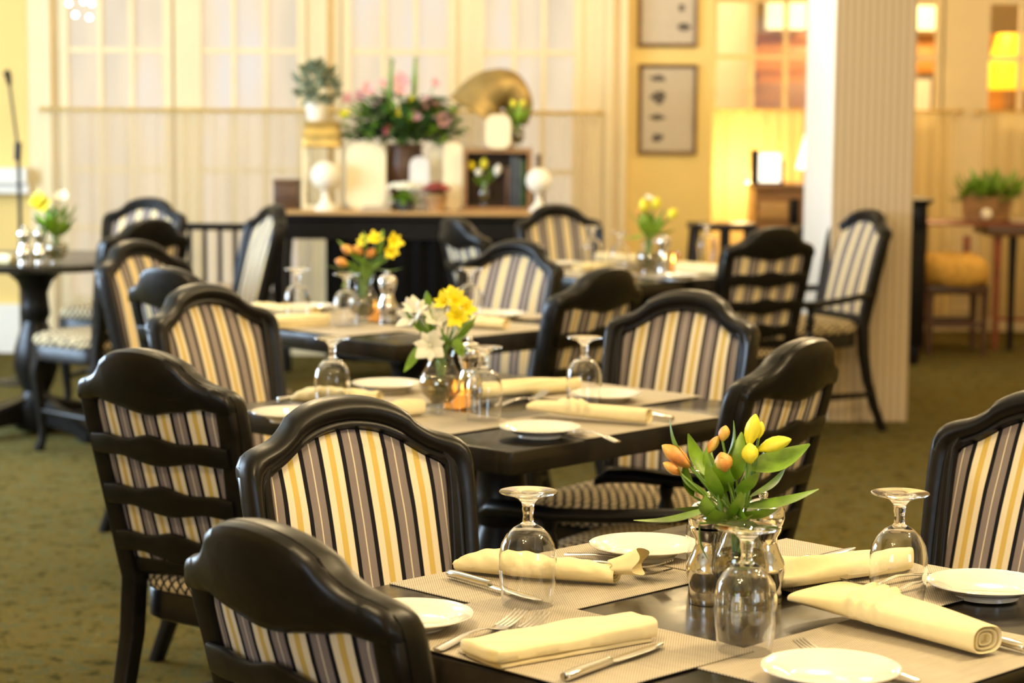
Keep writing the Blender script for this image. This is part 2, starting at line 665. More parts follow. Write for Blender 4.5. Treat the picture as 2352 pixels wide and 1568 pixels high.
# partition of interior windows to the bar, right
PY = 13.8
f = MB()
f.box(1.10, 5.6, PY, PY + .08, 2.06, 3.0)
f.box(1.10, 5.6, PY, PY + .08, 0, 1.30)
for a, b in ((1.10, 1.20), (1.94, 2.13), (2.64, 2.88), (3.58, 3.82), (4.5, 5.6)):
    f.box(a, b, PY, PY + .08, 1.30, 2.06)
struct(f.build('wall_partition', M['cream'], smooth=0))
for i, (a, b) in enumerate([(1.25, 1.89), (2.18, 2.60), (2.93, 3.53), (3.87, 4.45)]):
    window('window_%d' % (i + 8), a, b, 1.35, 2.02, PY + .0, 3 if i != 1 else 2, [1.687], M['clear'], .014, .05)
curtain('cafe_curtain', 1.13, 2.02, .10, 1.37, PY - .09, M['glowsheer'], 'cream cafe curtain lit golden by the desk lamp left of the pillar', .02)
curtain('cafe_curtain', 2.12, 2.70, .10, 1.37, PY - .09, M['glowsheer'], 'cream cafe curtain on the narrow window right of the pillar', .02)
curtain('cafe_curtain', 2.90, 4.0, .10, 1.37, PY - .09, M['glowsheer'], 'cream cafe curtain behind the fern basket on the mahogany table', .02)
struct(MB().box(1.10, 5.6, PY - .03, PY, 0, .14).build('baseboard_partition', M['cream'], smooth=0))

struct(MB().box(.9, 1.58, 15.0, 15.06, 0, 2.3).box(1.58, 1.61, 14.98, 15.06, 0, 2.3).build('door_1', M['white'], smooth=0))

# pillar
p = struct(MB().box(1.42, 1.778, 9.9, 10.85, 0, 3.0).build('wall_pillar', M['white'], smooth=0))
q = MB().box(1.421, 1.779, 9.893, 9.8995, 0, 3.0).build('wallpaper', M['paper'], p, smooth=0)


# ------------------------------------------------------------------ chairs
def yb(z, x=.207):
    # rake of the back, bowed backwards between the stiles
    return -.205 - .20 * (z - .46) - .05 * max(0, z - .46) ** 2 - .035 * (1 - (x / .207) ** 2) * min(1, max(0, (z - .44) / .38))


OUT = [(q, z) for q, z in [(0, .960), (.025, .959), (.05, .9555), (.07, .950), (.085, .944), (.097, .9375), (.106, .932), (.1095, .9285), (.112, .9215), (.12, .9145), (.13, .907), (.142, .900), (.155, .895), (.17, .8915),
       (.183, .888), (.194, .882), (.202, .872), (.2065, .857), (.207, .84), (.206, .80), (.2025, .74), (.194, .62), (.186, .52), (.182, .455)]]
INN = [(q, z) for q, z in [(0, .906), (.025, .904), (.05, .899), (.07, .892), (.085, .885), (.10, .876), (.113, .867), (.127, .858), (.14, .851), (.152, .846), (.161, .838), (.1655, .825), (.1665, .80), (.166, .76), (.162, .68), (.155, .58), (.149, .505)]]


def resample(pts, n):
    d = [0]
    for a, b in zip(pts, pts[1:]):
        d.append(d[-1] + math.dist(a, b))
    out, j = [], 0
    for i in range(n + 1):
        t = d[-1] * i / n
        while j < len(d) - 2 and d[j + 1] < t:
            j += 1
        k = (t - d[j]) / (d[j + 1] - d[j])
        out.append((pts[j][0] + k * (pts[j + 1][0] - pts[j][0]), pts[j][1] + k * (pts[j + 1][1] - pts[j][1])))
    return out


def mirror(h):
    return [(-x, z) for x, z in h[::-1]] + h[1:]


def ztop(x):
    x = abs(x)
    for (a, za), (b, zb_) in zip(OUT, OUT[1:]):
        if a <= x <= b and b > a:
            return za + (zb_ - za) * (x - a) / (b - a)
    return .86


def plank(xs, top, bot, yc, th, mb):
    # board along x with rounded edges, following the rake
    rings = []
    for x in xs:
        a, b = bot(x), top(x)
        r = min(th * .48, (b - a) * .3)
        pr = [(-th / 2, a + r), (-th / 2 + r * .3, a + r * .3), (-th / 2 + r, a), (th / 2 - r, a), (th / 2 - r * .3, a + r * .3), (th / 2, a + r), (th / 2, b - r), (th / 2 - r * .3, b - r * .3), (th / 2 - r, b),
              (-th / 2 + r, b), (-th / 2 + r * .3, b - r * .3), (-th / 2, b - r)]
        rings.append([(x, yb(z, x) + yc + y, z) for y, z in pr])
    mb.loft(rings)


def sqring(c, w, d, r=.3, ang=0):
    # rounded square ring in xy
    out = []
    for k in range(4):
        for a in (0, 30, 60, 90):
            t = radians(k * 90 + a)
            cx = (1 if k in (0, 3) else -1) * (w / 2 - r * w / 2)
            cyy = (1 if k in (0, 1) else -1) * (d / 2 - r * d / 2)
            out.append((c[0] + cx + r * w / 2 * cos(t), c[1] + cyy + r * d / 2 * sin(t), c[2]))
    return out


def seat_outline(sc, n=56):
    out = []
    for i in range(n):
        t = 2 * pi * i / n
        e = .42
        x = math.copysign(abs(cos(t)) ** e, cos(t))
        y = math.copysign(abs(sin(t)) ** e, sin(t))
        w = .205 + .025 * y
        out.append((x * w * sc, -.003 + (y + .10 * (1 - x * x) * (y > 0)) * .203 * sc))
    return out


def make_chair(name, label, arms=False):
    t = thing(name, label, 'chair')
    wd = M['wood']
    # moulded front frame
    n = 46
    o, i_ = mirror(resample(OUT, n)), mirror(resample(INN, n))
    prof = [(0, -.014), (0, 0), (.03, .013), (.12, .023), (.27, .029), (.45, .028), (.62, .021), (.70, .0165), (.76, .0195), (.86, .0185), (.94, .011), (1, .0), (1, -.014)]
    rings = []
    for (ox, oz), (ix, iz) in zip(o, i_):
        rings.append([(ox + (ix - ox) * a, yb(oz + (iz - oz) * a, ox + (ix - ox) * a) + b, oz + (iz - oz) * a) for a, b in prof])
    fr = MB().loft(rings).build('back_frame', wd, t, 50)
    # crest seen from behind
    xs = [-.2045 + .409 * k / 44 for k in range(45)]
    cr = MB()
    plank(xs, lambda x: ztop(x) - .001, lambda x: min(ztop(x) - .02, .838 - .013 * exp(-(x / .06) ** 2) + .007 * exp(-((abs(x) - .135) / .03) ** 2)), -.016, .036, cr)
    cr.build('crest_rail', wd, t, 50)
    for zc in (.752, .645, .545):
        mb = MB()
        hw = .161 + (zc - .5) * .09
        xs = [-hw + 2 * hw * k / 30 for k in range(31)]
        plank(xs, lambda x: zc + .020 + .014 * exp(-(x / .045) ** 2) + .005 * exp(-((abs(x) - .13) / .035) ** 2), lambda x: zc - .022 - .010 * exp(-(x / .055) ** 2) + .004 * exp(-((abs(x) - .10) / .03) ** 2), -.026, .016, mb)
        mb.build('slat', wd, t, 50)
    # upholstered back: domed front, flat rear
    h = mirror(resample(INN, 30))
    cx = (0, .70)
    N = len(h)
    front = []
    for k, sc in enumerate((1.0, .985, .95, .88, .74, .55, .3, .05)):
        b = .004 + .020 * (1 - sc ** 3.2)
        front.append([((x - cx[0]) * sc + cx[0], yb((z - cx[1]) * sc + cx[1], (x - cx[0]) * sc + cx[0]) + b, (z - cx[1]) * sc + cx[1]) for x, z in h])
    mb = MB().loft(front)
    rear = [[(x, yb(z, x) + .004, z) for x, z in h]]
    for sc, dd in ((1, .011), (.95, .014), (.8, .014), (.55, .014), (.3, .014), (.05, .014)):
        rear.append([(x * sc, yb((z - .7) * sc + .7, x * sc) - dd, (z - .7) * sc + .7) for x, z in h])
    mb.loft(rear)
    mb.build('back_pad', M['stripe'], t, 60)
    mb = MB()
    plank([-.165 + .33 * k / 20 for k in range(21)], lambda x: .512, lambda x: .474 + .006 * cos(x * 18), .004, .04, mb)
    mb.build('lower_rail', wd, t, 50)
    for s in (-1, 1):
        mb = MB()
        path = [(.188, -.315, 0, .034), (.182, -.272, .10, .036), (.176, -.235, .22, .038), (.170, -.214, .34, .042), (.163, -.212, .46, .043)]
        for z in (.52, .62, .74, .80, .845, .865):
            xo = .182 + (.207 - .182) * min(1, (z - .455) / .36)
            path.append((xo - .0235 - (.012 if z > .85 else 0), yb(z) - .012, z, .043 if z < .85 else .036))
        mb.loft([sqring((s * x, y, z), w, w * .95) for x, y, z, w in path])
        mb.build('rear_leg', wd, t, 50)
        mb = MB()
        mb.loft([sqring((s * x, y, z), w, w, .45) for x, y, z, w in ((.186, .152, .44, .05), (.188, .155, .38, .05), (.194, .162, .335, .050), (.195, .163, .30, .046), (.188, .155, .20, .036), (.182, .147, .10, .029), (.184, .149, .045, .029), (.192, .157, .015, .036), (.192, .157, 0, .034))])
        mb.build('front_leg', wd, t, 50)
        MB().tube([(s * .192, -.25, .165), (s * .193, -.03, .165), (s * .185, .15, .165)], [.011, .015, .011]).build('stretcher', wd, t)
    MB().tube([(-.19, -.03, .165), (0, -.03, .165), (.19, -.03, .165)], [.011, .014, .011]).build('stretcher', wd, t)
    # seat
    rg = [[(x, y, z) for x, y in seat_outline(sc)] for sc, z in ((.93, .432), (1.0, .438), (1.015, .450), (1.01, .463), (.97, .475), (.88, .485), (.70, .493), (.4, .498), (.05, .499))]
    MB().loft(rg).build('seat', M['lattice'], t, 60)
    rg = [[(x, y, z) for x, y in seat_outline(sc)] for sc, z in ((.94, .372), (.985, .378), (.985, .432), (.96, .438))]
    MB().loft(rg).build('seat_rail', wd, t, 50)
    if arms:
        for s in (-1, 1):
            pts = [(.195, -.225, .60), (.225, -.15, .597), (.245, -.03, .585), (.255, .10, .575), (.252, .20, .577), (.243, .27, .572), (.235, .30, .558)]
            rings = []
            for k, (x, y, z) in enumerate(pts):
                w = (.034, .036, .040, .046, .052, .05, .03)[k]
                hh = (.03, .03, .03, .03, .034, .036, .022)[k]
                rings.append([(s * x + w / 2 * cos(a) * (1 if abs(cos(a)) < .99 else 1), y, z + hh / 2 * sin(a)) for a in [2 * pi * q / 14 for q in range(14)]])
            MB().loft(rings).build('arm', wd, t, 60)
            MB().lathe([(.018, 0), (.020, .01), (.013, .025), (.012, .04), (.020, .065), (.021, .08), (.013, .105), (.016, .12), (.018, .13)], 14, (s * .247, .12, .43), True).build('arm_post', wd, t)
            MB().box(min(s * .20, s * .262), max(s * .20, s * .262), .095, .145, .40, .436).build('arm_bracket', wd, t, 0)
    return t


CG = 'striped dining chairs'
chair0 = make_chair('dining_chair', 'striped chair facing the front table, between two black slatted chair backs at left')
armchair0 = make_chair('armchair', 'black armchair seen from behind, right of the middle table beyond the orange buds', True)


def place(o, x, y, a, g=CG):
    o.location = (x, y, 0)
    o.rotation_euler = (0, 0, radians(a))
    if g:
        o['group'] = g


place(chair0, -.098, 3.335, 211)
place(armchair0, .319, 4.77, 56)
dup(armchair0, (1.259, 9.635, 0), radians(117), 'armchair with pale lit striped back standing against the wallpapered pillar', CG)
for x, y, a, lb in [
    (-.522, 4.591, 325, 'striped chair seen from behind on the open carpet, left of the middle table'),
    (-.029, 2.797, 312, 'nearest black chair back, cut by the bottom edge, beside the front table'),
    (-.549, 5.528, 229, 'striped chair with golden front at the far left side of the middle table'),
    (-.986, 7.242, 235, 'golden striped chair facing right at the left of the third table'),
    (-.760, 6.598, 319, 'dark chair back squeezed between two golden striped chair fronts at the third table'),
    (-1.671, 8.95, 46, 'black chair seen from behind whose lattice seat reaches under the round pedestal table'),
    (-1.80, 10.09, 165, 'farthest left striped chair, facing forward before the sheer curtain'),
    (-1.372, 9.72, 115, 'pale striped chair seen nearly side-on at the left end of the display table'),
    (-.182, 7.318, 144, 'pale blue-grey striped chair facing forward at the right of the third table'),
    (.292, 5.366, 152, 'striped chair with golden front at the right far side of the middle table'),
    (.006, 6.64, 51, 'dark chair back just left of the golden striped front at the middle table'),
    (.08, 9.10, 296, 'blue-lit chair seen from behind in front of the black display table'),
    (.307, 9.74, 199, 'golden striped chair facing forward under the white urn end of the display table'),
    (.837, 8.777, 28, 'black slatted chair back seen square from behind left of the pillar'),
    (.694, 3.544, 135, 'large striped chair cut by the right edge of the picture, facing the front table'),
]:
    dup(chair0, (x, y, 0), radians(a), lb, CG)


# ------------------------------------------------------------------ tables
def pedestal(t, foot=.21):
    pr = [(.09, .02), (.10, .06), (.10, .12), (.07, .15), (.055, .18), (.075, .22), (.095, .28), (.09, .36), (.065, .44), (.05, .48), (.065, .51), (.06, .55), (.055, .60), (.075, .65), (.11, .68), (.12, .70)]
    MB().lathe(pr, 28, caps=True).build('pedestal', M['wood'], t)
    for k in range(4):
        a = k * pi / 2 + pi / 4
        mb = MB()
        rings = []
        for r, z, w, h in ((.05, .10, .07, .12), (.12, .095, .066, .09), (foot * .8, .065, .06, .06), (foot, .035, .06, .06), (foot + .03, .028, .05, .05)):
            rings.append([(r * cos(a) + (-sin(a)) * w / 2 * u, r * sin(a) + cos(a) * w / 2 * u, z + h / 2 * v) for u, v in ((-1, -1), (1, -1), (1, .7), (.6, 1), (-.6, 1), (-1, .7))])
        mb.loft(rings)
        mb.build('foot', M['wood'], t, 40)


def square_table(x, y, a, label, side=.9):
    t = thing('dining_table', label, 'table', (x, y, 0), radians(a), 'dining tables')
    h = side / 2
    MB().rbox(-h, h, -h, h, .70, .75, .006, 3).build('table_top', M['table'], t, 40)
    MB().box(-h * .7, h * .7, -h * .7, h * .7, .672, .70).build('support_frame', M['wood'], t, 0)
    pedestal(t)
    return t


TB = [(.297, 3.005, 45), (-.022, 4.995, 47), (-.32, 6.868, 44), (.50, 8.92, 42)]
square_table(*TB[0], 'front black dining table laid with four grey woven placemats and yellow buds')
square_table(*TB[1], 'middle black dining table with white and bright yellow flowers')
square_table(*TB[2], 'third black dining table with orange buds and yellow flowers, before the display table')
square_table(*TB[3], 'far right dark dining table left of the pillar with a glowing candle')
t5 = thing('round_table', 'round black pedestal table with two silver mills at the far left', 'table', (-2.03, 9.40, 0), 0)
MB().lathe([(.0, .715), (.44, .715), (.47, .72), (.48, .733), (.475, .745), (.46, .75), (.0, .75)], 64).build('table_top', M['table'], t5, 40)
pedestal(t5, .38)


def tl(i, u, v, z=.75):
    # point on table i in its own axes
    x, y, a = TB[i]
    a = radians(a)
    return (x + u * cos(a) + v * sin(a), y + u * sin(a) - v * cos(a), z)


MATG = 'woven placemats'
SIDE = {'back left': (.0, -.30, 0), 'back right': (.30, .0, 90), 'front left': (-.30, .0, 90), 'front right': (.0, .30, 0)}
TN = ['front table', 'middle table', 'third table', 'candle table by the pillar']
pm = MB().rbox(-.22, .22, -.149, .149, 0, .0022, .0008, 1).build('placemat', M['mat'], smooth=0)
tag(pm, '', 'placemat', MATG)
first = True
CLUE = {(0, 'back left'): 'under the napkin roll with the open golden end', (0, 'back right'): 'below the long goblet napkin at right', (0, 'front left'): 'under the flat folded napkin and two upturned forks', (0, 'front right'): 'under the napkin with diagonal pleats'}
for i in range(4):
    for k, (u, v, r) in SIDE.items():
        uu, vv = u, v
        if i == 0:
            uu, vv = {'back left': (-.005, -.295), 'back right': (.30, -.025), 'front left': (-.302, -.045), 'front right': (-.045, .30)}[k]
        lb = ('grey woven placemat on the %s, %s' % (TN[i], CLUE[(i, k)])) if i == 0 else 'grey woven placemat on the %s side of the %s' % (k, TN[i])
        o = pm if first else pm.copy()
        if not first:
            C.objects.link(o)
        first = False
        z = .7502 + (.0024 if k in ('front left', 'back right') else 0) + (.0016 if k == 'front right' else 0) * 0
        if k == 'front right' and i == 0:
            z = .7502
        o.location = tl(i, uu, vv, z)
        o.rotation_euler = (0, 0, radians(TB[i][2] + r))
        o['label'] = lb


# ------------------------------------------------------------------ goblets
def make_goblet(label):
    t = thing('goblet', label, 'glass', group='upturned goblets')
    o_ = [(.0345, 0), (.0365, .015), (.0390, .035), (.0405, .055), (.0400, .072), (.0370, .088), (.0300, .101), (.0200, .1105), (.0105, .116), (.0075, .1185)]
    i_ = [(r - .0013, z + (.0 if k == 0 else -.0004)) for k, (r, z) in enumerate(o_[:-2])] + [(.0085, .1135), (.0005, .1145)]
    MB().lathe([(.0005, .1180)] + o_[::-1] + i_, 40).build('bowl', M['glass'], t, 80)
    s = [(.0005, .1187), (.0073, .1188), (.0078, .120), (.0070, .126), (.0072, .131), (.0085, .136), (.0080, .140), (.0095, .146), (.0150, .1520), (.0270, .1565), (.0380, .1590), (.0405, .1602), (.0402, .1618), (.0370, .1622), (.0005, .1612)]
    MB().lathe(s, 40).build('foot', M['solid'], t, 60)
    return t


gob = None
for p, lb in [
    ((.024, 3.019), 'upside-down goblet on the front table before the napkin roll with golden end'),
    ((.300, 2.775), 'nearest upside-down goblet, standing before the silver shakers and vase'),
    ((.538, 3.027), 'upside-down goblet on the front table beside the large striped chair at right'),
    ((.297, 3.204), 'upside-down goblet half hidden behind the glass vase of the front table'),
    ((-.401, 4.92), 'upside-down goblet at the left of the middle table, above the chair crest'),
    ((-.060, 4.762), 'upside-down goblet right of the vase with white and yellow flowers'),
    ((.163, 4.968), 'upside-down goblet at the right of the middle table before a dark chair back'),
    ((-.665, 6.841), 'upside-down goblet at the left of the third table, farthest from the orange buds'),
    ((-.50, 6.665), 'upside-down goblet on the third table, just below the orange buds'),
    ((-.132, 6.90), 'faint upside-down goblet behind the bright yellow flowers'),
    ((.33, 9.139), 'upside-down goblet at the left of the candle table, before the far golden chair'),
    ((.424, 8.80), 'upside-down goblet just left of the yellow-green flowers on the candle table'),
    ((.822, 9.40), 'upside-down goblet right of the glowing candle, beside a black chair back'),
]:
    if gob is None:
        gob = make_goblet(lb)
        gob.location = (*p, .7525)
    else:
        dup(gob, (*p, .7525), 0, lb)


# ------------------------------------------------------------------ plates
def make_plate(label):
    pr = [(.0005, .006), (.048, .006), (.054, .0075), (.062, .0125), (.072, .0165), (.083, .0195), (.0850, .0212), (.0842, .0226), (.080, .0220), (.070, .0190), (.060, .0152), (.052, .0108), (.047, .0092), (.0005, .0090)]
    t = MB().lathe(pr, 56).build('bread_plate', M['plate'], None, 50)
    ft = MB().lathe([(.045, .007), (.0455, 0), (.043, 0), (.0425, .007)], 40).build('foot_ring', M['plate'], t)
    return tag(t, label, 'plate', 'white bread plates')


plt = None
for p, lb in [
    ((.205, 3.35), 'white bread plate at the back corner of the front table, behind two forks'),
    ((-.133, 2.885), 'white bread plate half hidden by the nearest black chair back'),
    ((.677, 3.098), 'white bread plate cut by the right edge, below the large striped chair'),
    ((.388, 2.622), 'white bread plate at the bottom edge of the picture'),
    ((-.476, 4.742), 'white bread plate at the left corner of the middle table behind a chair crest'),
    ((-.295, 5.225), 'white bread plate at the back of the middle table, left of the vase'),
    ((.215, 5.068), 'white bread plate at the right of the middle table, behind the goblet'),
    ((.059, 4.548), 'white bread plate on the bare near corner of the middle table'),
    ((-.04, 6.927), 'white bread plate on the third table before the pale blue-grey chair'),
    ((-.66, 7.13), 'white bread plate at the left of the third table behind a goblet'),
    ((.20, 9.02), 'white bread plate at the left corner of the candle table'),
    ((.63, 8.46), 'white bread plate at the near corner of the candle table'),
]:
    if plt is None:
        plt = make_plate(lb)
        plt.location = (*p, .7525)
    else:
        dup(plt, (*p, .7525), random.random() * 6, lb)


# ------------------------------------------------------------------ napkins
def napkin(name, label, a, b, w0, w1, h0, h1, kind='roll', bend=0, seed=1):
    # folded cloth lying from a to b (table points); width and height at both ends
    rnd = random.Random(seed)
    a, b = Vector(a), Vector(b)
    L = (b - a).length
    ang = math.atan2(b.y - a.y, b.x - a.x)
    t = MB()
    ph = [rnd.uniform(0, 6) for _ in range(6)]
    n, k = 60, 48

    def body(x0, x1, wf, hf, zf, ex, rip, skew=0):
        rings = []
        for i in range(n + 1):
            q_ = i / n
            w, h = wf(q_), hf(q_)
            ring = []
            for j in range(k):
                q = 2 * pi * j / k
                cx, sx = cos(q), sin(q)
                y = math.copysign(abs(cx) ** (2 / ex), cx) * w / 2
                z = math.copysign(abs(sx) ** (2 / ex), sx) * h / 2 + h / 2
                d = rip(q_, y / max(w, 1e-4), q)
                if sx > -.25:
                    z += d
                y2 = y + bend * sin(pi * q_) + d * .4 * cx
                ring.append((x0 + (x1 - x0) * q_ + skew * y * (1 - q_) ** 3, y2, max(0, z) + zf(q_)))
            rings.append(ring)
        return rings

    def spiral(ring, dx):
        c = Vector((sum(p[0] for p in ring) / k, sum(p[1] for p in ring) / k, sum(p[2] for p in ring) / k))
        out = []
        for sc, d in ((.95, .003), (.88, .0015), (.82, -.008), (.74, -.008), (.70, .001), (.62, .001), (.57, -.009), (.48, -.009), (.44, -.001), (.36, -.001), (.30, -.010), (.05, -.010)):
            out.append([(c.x + (p[0] - c.x) + d * dx, c.y + (p[1] - c.y) * sc, c.z + (p[2] - c.z) * sc) for p in ring])
        return out

    def closed(ring, dx):
        c = Vector((sum(p[0] for p in ring) / k, sum(p[1] for p in ring) / k, sum(p[2] for p in ring) / k))
        return [[(p[0] + d * dx, c.y + (p[1] - c.y) * sc, c.z + (p[2] - c.z) * sc) for p in ring] for sc, d in ((.93, .002), (.75, .004), (.4, .005), (.05, .005))]

    soft = lambda q_, y, q: .0012 * sin(22 * q_ + 2 * q + ph[0]) + .0008 * sin(47 * q_ - 3 * q + ph[1])
    if kind == 'flat':
        hh = max(h0, h1)
        nl = 4
        for l_ in range(nl):
            z0 = l_ * hh / nl * .98
            th = hh / nl * 1.02
            sh = (.004, .0, .003, -.003)[l_]
            if l_ == nl - 1:
                continue
            r_ = body(sh, L - .004 - sh, lambda q_: (w0 + (w1 - w0) * q_) * (.95 - .02 * l_), lambda q_: th, lambda q_: z0 * (1 + .25 * q_), 6, lambda q_, y, q: .0004 * sin(20 * q_ + ph[l_]))
            t.loft(closed(r_[0], -1)[::-1] + r_ + closed(r_[-1], 1))
        z0 = hh * .22
        r_ = body(-.003, L, lambda q_: w0 + (w1 - w0) * q_, lambda q_: hh * .80 + .004 * q_, lambda q_: z0 * (1 + .2 * q_) - .003 * q_, 4.2, lambda q_, y, q: .002 * sin(5 * q_ + 2 * y + ph[0]) + .001 * sin(17 * q_ + 8 * y))
        t.loft(closed(r_[0], -1)[::-1] + r_ + closed(r_[-1], 1))
    elif kind == 'pleat':
        def rip(q_, y, q):
            f_ = (q_ * L + y * .05 - .065) / .021
            if 0 < f_ < 3.2:
                fr = f_ - math.floor(f_)
                return .011 * (fr if fr < .85 else (1 - fr) / .15 * .85) - .001
            return .0012 * sin(9 * q_ + 5 * y)
        r_ = body(0, L, lambda q_: w1 + (w0 - w1) * (1 - q_) ** 1.1, lambda q_: h1 * (.55 + .45 * min(1, q_ * 2.6) ** .7), lambda q_: .002 + .012 * (1 - q_) ** 2, 2.8, rip, 0)
        t.loft(closed(r_[0], -1)[::-1] + r_ + spiral(r_[-1], 1))
    elif kind == 'gather':
        def rip(q_, y, q):
            e = max(.22, 1 - q_ * 1.05)
            return e * (.0065 * sin(7.5 * y + 3 * q_ + ph[2]) + .004 * sin(17 * y - 4 * q_ + ph[3])) + .001 * sin(12 * q_ + 6 * y)
        r_ = body(0, L, lambda q_: w1 + (w0 - w1) * (1 - q_) ** 1.3 - w1 * .75 * max(0, (q_ - .85) / .15) ** 2, lambda q_: h0 * .75 + (h1 - h0 * .75) * sin(pi * min(1, q_ * .75)), lambda q_: .001, 2.4, rip, .25)
        t.loft(spiral(r_[0], -1)[::-1] + r_ + closed(r_[-1], 1))
    elif kind == 'cone':
        r_ = body(0, L, lambda q_: (w0 + (w1 - w0) * q_ ** .8) * (.30 + .70 * min(1, q_ * 3.2) ** .55), lambda q_: (h0 + (h1 - h0) * q_) * (.35 + .65 * min(1, q_ * 3.5) ** .7), lambda q_: .0, 2.2, soft, -.2)
        t.loft(closed(r_[0], -1)[::-1] + r_ + spiral(r_[-1], 1))
    else:
        r_ = body(0, L, lambda q_: w0 + (w1 - w0) * q_, lambda q_: h0 + (h1 - h0) * q_, lambda q_: 0, 2.5, soft)
        t.loft(spiral(r_[0], -1)[::-1] + r_ + spiral(r_[-1], 1))
    o = t.build(name, M['napkin'], None, 55)
    o.location = (a.x, a.y, .7552)
    o.rotation_euler = (0, 0, ang)
    return tag(o, label, 'napkin', 'cream napkins')


n1 = napkin('napkin', 'cream napkin roll whose open end shows a golden inside, beside two forks', (-.080, 3.242, 0), (.152, 3.160, 0), .075, .046, .042, .026, 'cone', -.006, 3)
# its flared open end
mb = MB()
rings = []
for i, (x, r) in enumerate(((.240, .014), (.256, .017), (.272, .022), (.284, .026))):
    rings.append([(x + .006 * sin(3 * q), r * cos(q) * 1.15, .022 + .004 * i + r * .72 * sin(q)) for q in [2 * pi * j / 26 for j in range(26)]])
rings += [[(x - .004, y * .9, (z - .04) * .9 + .04) for x, y, z in rings[-1]], [(x, y * .8, (z - .03) * .8 + .03) for x, y, z in rings[1]]]
mb.loft(rings)
op = mb.build('open_end', M['napkin'], n1, 50)
napkin('napkin', 'flat folded cream napkin at the front, beside the two forks with upturned tines', (-.036, 2.700, 0), (.172, 2.838, 0), .088, .066, .024, .026, 'flat', .0, 5)
napkin('napkin', 'gathered cream napkin fanning out beside the silver shaker, behind the right goblet', (.372, 3.132, 0), (.602, 3.268, 0), .095, .055, .046, .034, 'gather', .0, 8)
napkin('napkin', 'cream napkin with three diagonal pleats, nearest the bottom right corner', (.425, 3.0, 0), (.604, 2.757, 0), .12, .056, .05, .036, 'pleat', .004, 11)
napkin('napkin', 'cream napkin at the left of the middle table under the goblet', (-.50, 5.02, 0), (-.30, 4.95, 0), .075, .05, .042, .034, 'cone', 0, 13)
napkin('napkin', 'cream napkin with rounded end just left of the vase on the middle table', (-.38, 4.69, 0), (-.205, 4.83, 0), .06, .05, .03, .036, 'roll', 0, 15)
napkin('napkin', 'gathered cream napkin behind the goblets at the right of the middle table', (-.085, 5.08, 0), (.160, 5.235, 0), .085, .05, .042, .034, 'gather', 0, 17)
napkin('napkin', 'long cream napkin roll near the right edge of the middle table', (.045, 4.83, 0), (.292, 4.715, 0), .06, .045, .038, .030, 'pleat', 0, 19)
napkin('napkin', 'cream napkin at the left of the third table behind the farthest goblet', (-.82, 7.05, 0), (-.62, 6.94, 0), .08, .06, .035, .03, 'roll', 0, 21)
napkin('napkin', 'cream napkin along the near edge of the third table', (-.74, 6.60, 0), (-.56, 6.69, 0), .07, .05, .034, .03, 'flat', 0, 23)
napkin('napkin', 'cream napkin on the third table below the white bread plate', (-.16, 6.70, 0), (-.02, 6.62, 0), .06, .05, .036, .03, 'roll', 0, 25)
napkin('napkin', 'cream napkin at the left of the candle table', (.26, 8.80, 0), (.40, 8.90, 0), .07, .05, .035, .03, 'roll', 0, 27)
napkin('napkin', 'cream napkin at the right of the candle table beside a black chair back', (.66, 8.72, 0), (.86, 8.60, 0), .09, .07, .05, .045, 'roll', 0, 29)
napkin('napkin', 'cream napkin at the back of the candle table behind the goblets', (.36, 9.28, 0), (.52, 9.20, 0), .07, .05, .045, .04, 'roll', 0, 31)
napkin('napkin', 'white napkin on the round table left of the silver mills', (-2.25, 9.10, 0), (-2.03, 9.02, 0), .08, .06, .03, .025, 'flat', 0, 33)


# ------------------------------------------------------------------ cutlery
def strip(mb, pts, th):
    # pts: (x, z, width)
    rings = []
    for x, z, w in pts:
        rings.append([(x, w / 2 * c, z + th / 2 * s) for c, s in ((-1, 0), (-.7, -.8), (0, -1), (.7, -.8), (1, 0), (.7, .8), (0, 1), (-.7, .8))])
    mb.loft(rings)


def make_fork(label):
    mb = MB()
    strip(mb, [(0, .003, .012), (.004, .003, .018), (.03, .006, .0175), (.06, .010, .013), (.09, .0115, .009), (.11, .009, .007), (.122, .006, .008), (.130, .0045, .016), (.138, .004, .0235), (.147, .0045, .024)], .003)
    for k in range(4):
        y = -.0095 + k * .00633
        rings = []
        for x, z, w in ((.145, .0045, .0046), (.160, .007, .0040), (.178, .012, .0034), (.192, .018, .0022)):
            rings.append([(x, y + w / 2 * c, z + .0011 * s) for c, s in ((-1, -1), (1, -1), (1, 1), (-1, 1))])
        mb.loft(rings)
    o = mb.build('fork', M['steel'], None, 60)
    return tag(o, label, 'fork', 'dinner forks')


def make_knife(label):
    h = MB()
    strip(h, [(0, .0065, .012), (.003, .0065, .017), (.03, .007, .0165), (.07, .007, .0145), (.088, .007, .0125), (.094, .007, .0125), (.097, .0065, .010)], .011)
    o = h.build('table_knife', M['steel'], None, 60)
    b = MB()
    strip(b, [(.096, .006, .010), (.105, .0055, .0150), (.14, .0055, .0185), (.18, .0055, .0185), (.205, .0055, .014), (.215, .0055, .004)], .0022)
    b.build('blade', M['steel'], o, 60)
    return tag(o, label, 'knife', 'table knives')


def lay(o, a, b):
    o.location = (a[0], a[1], .7549)
    o.rotation_euler = (0, 0, math.atan2(b[1] - a[1], b[0] - a[0]))


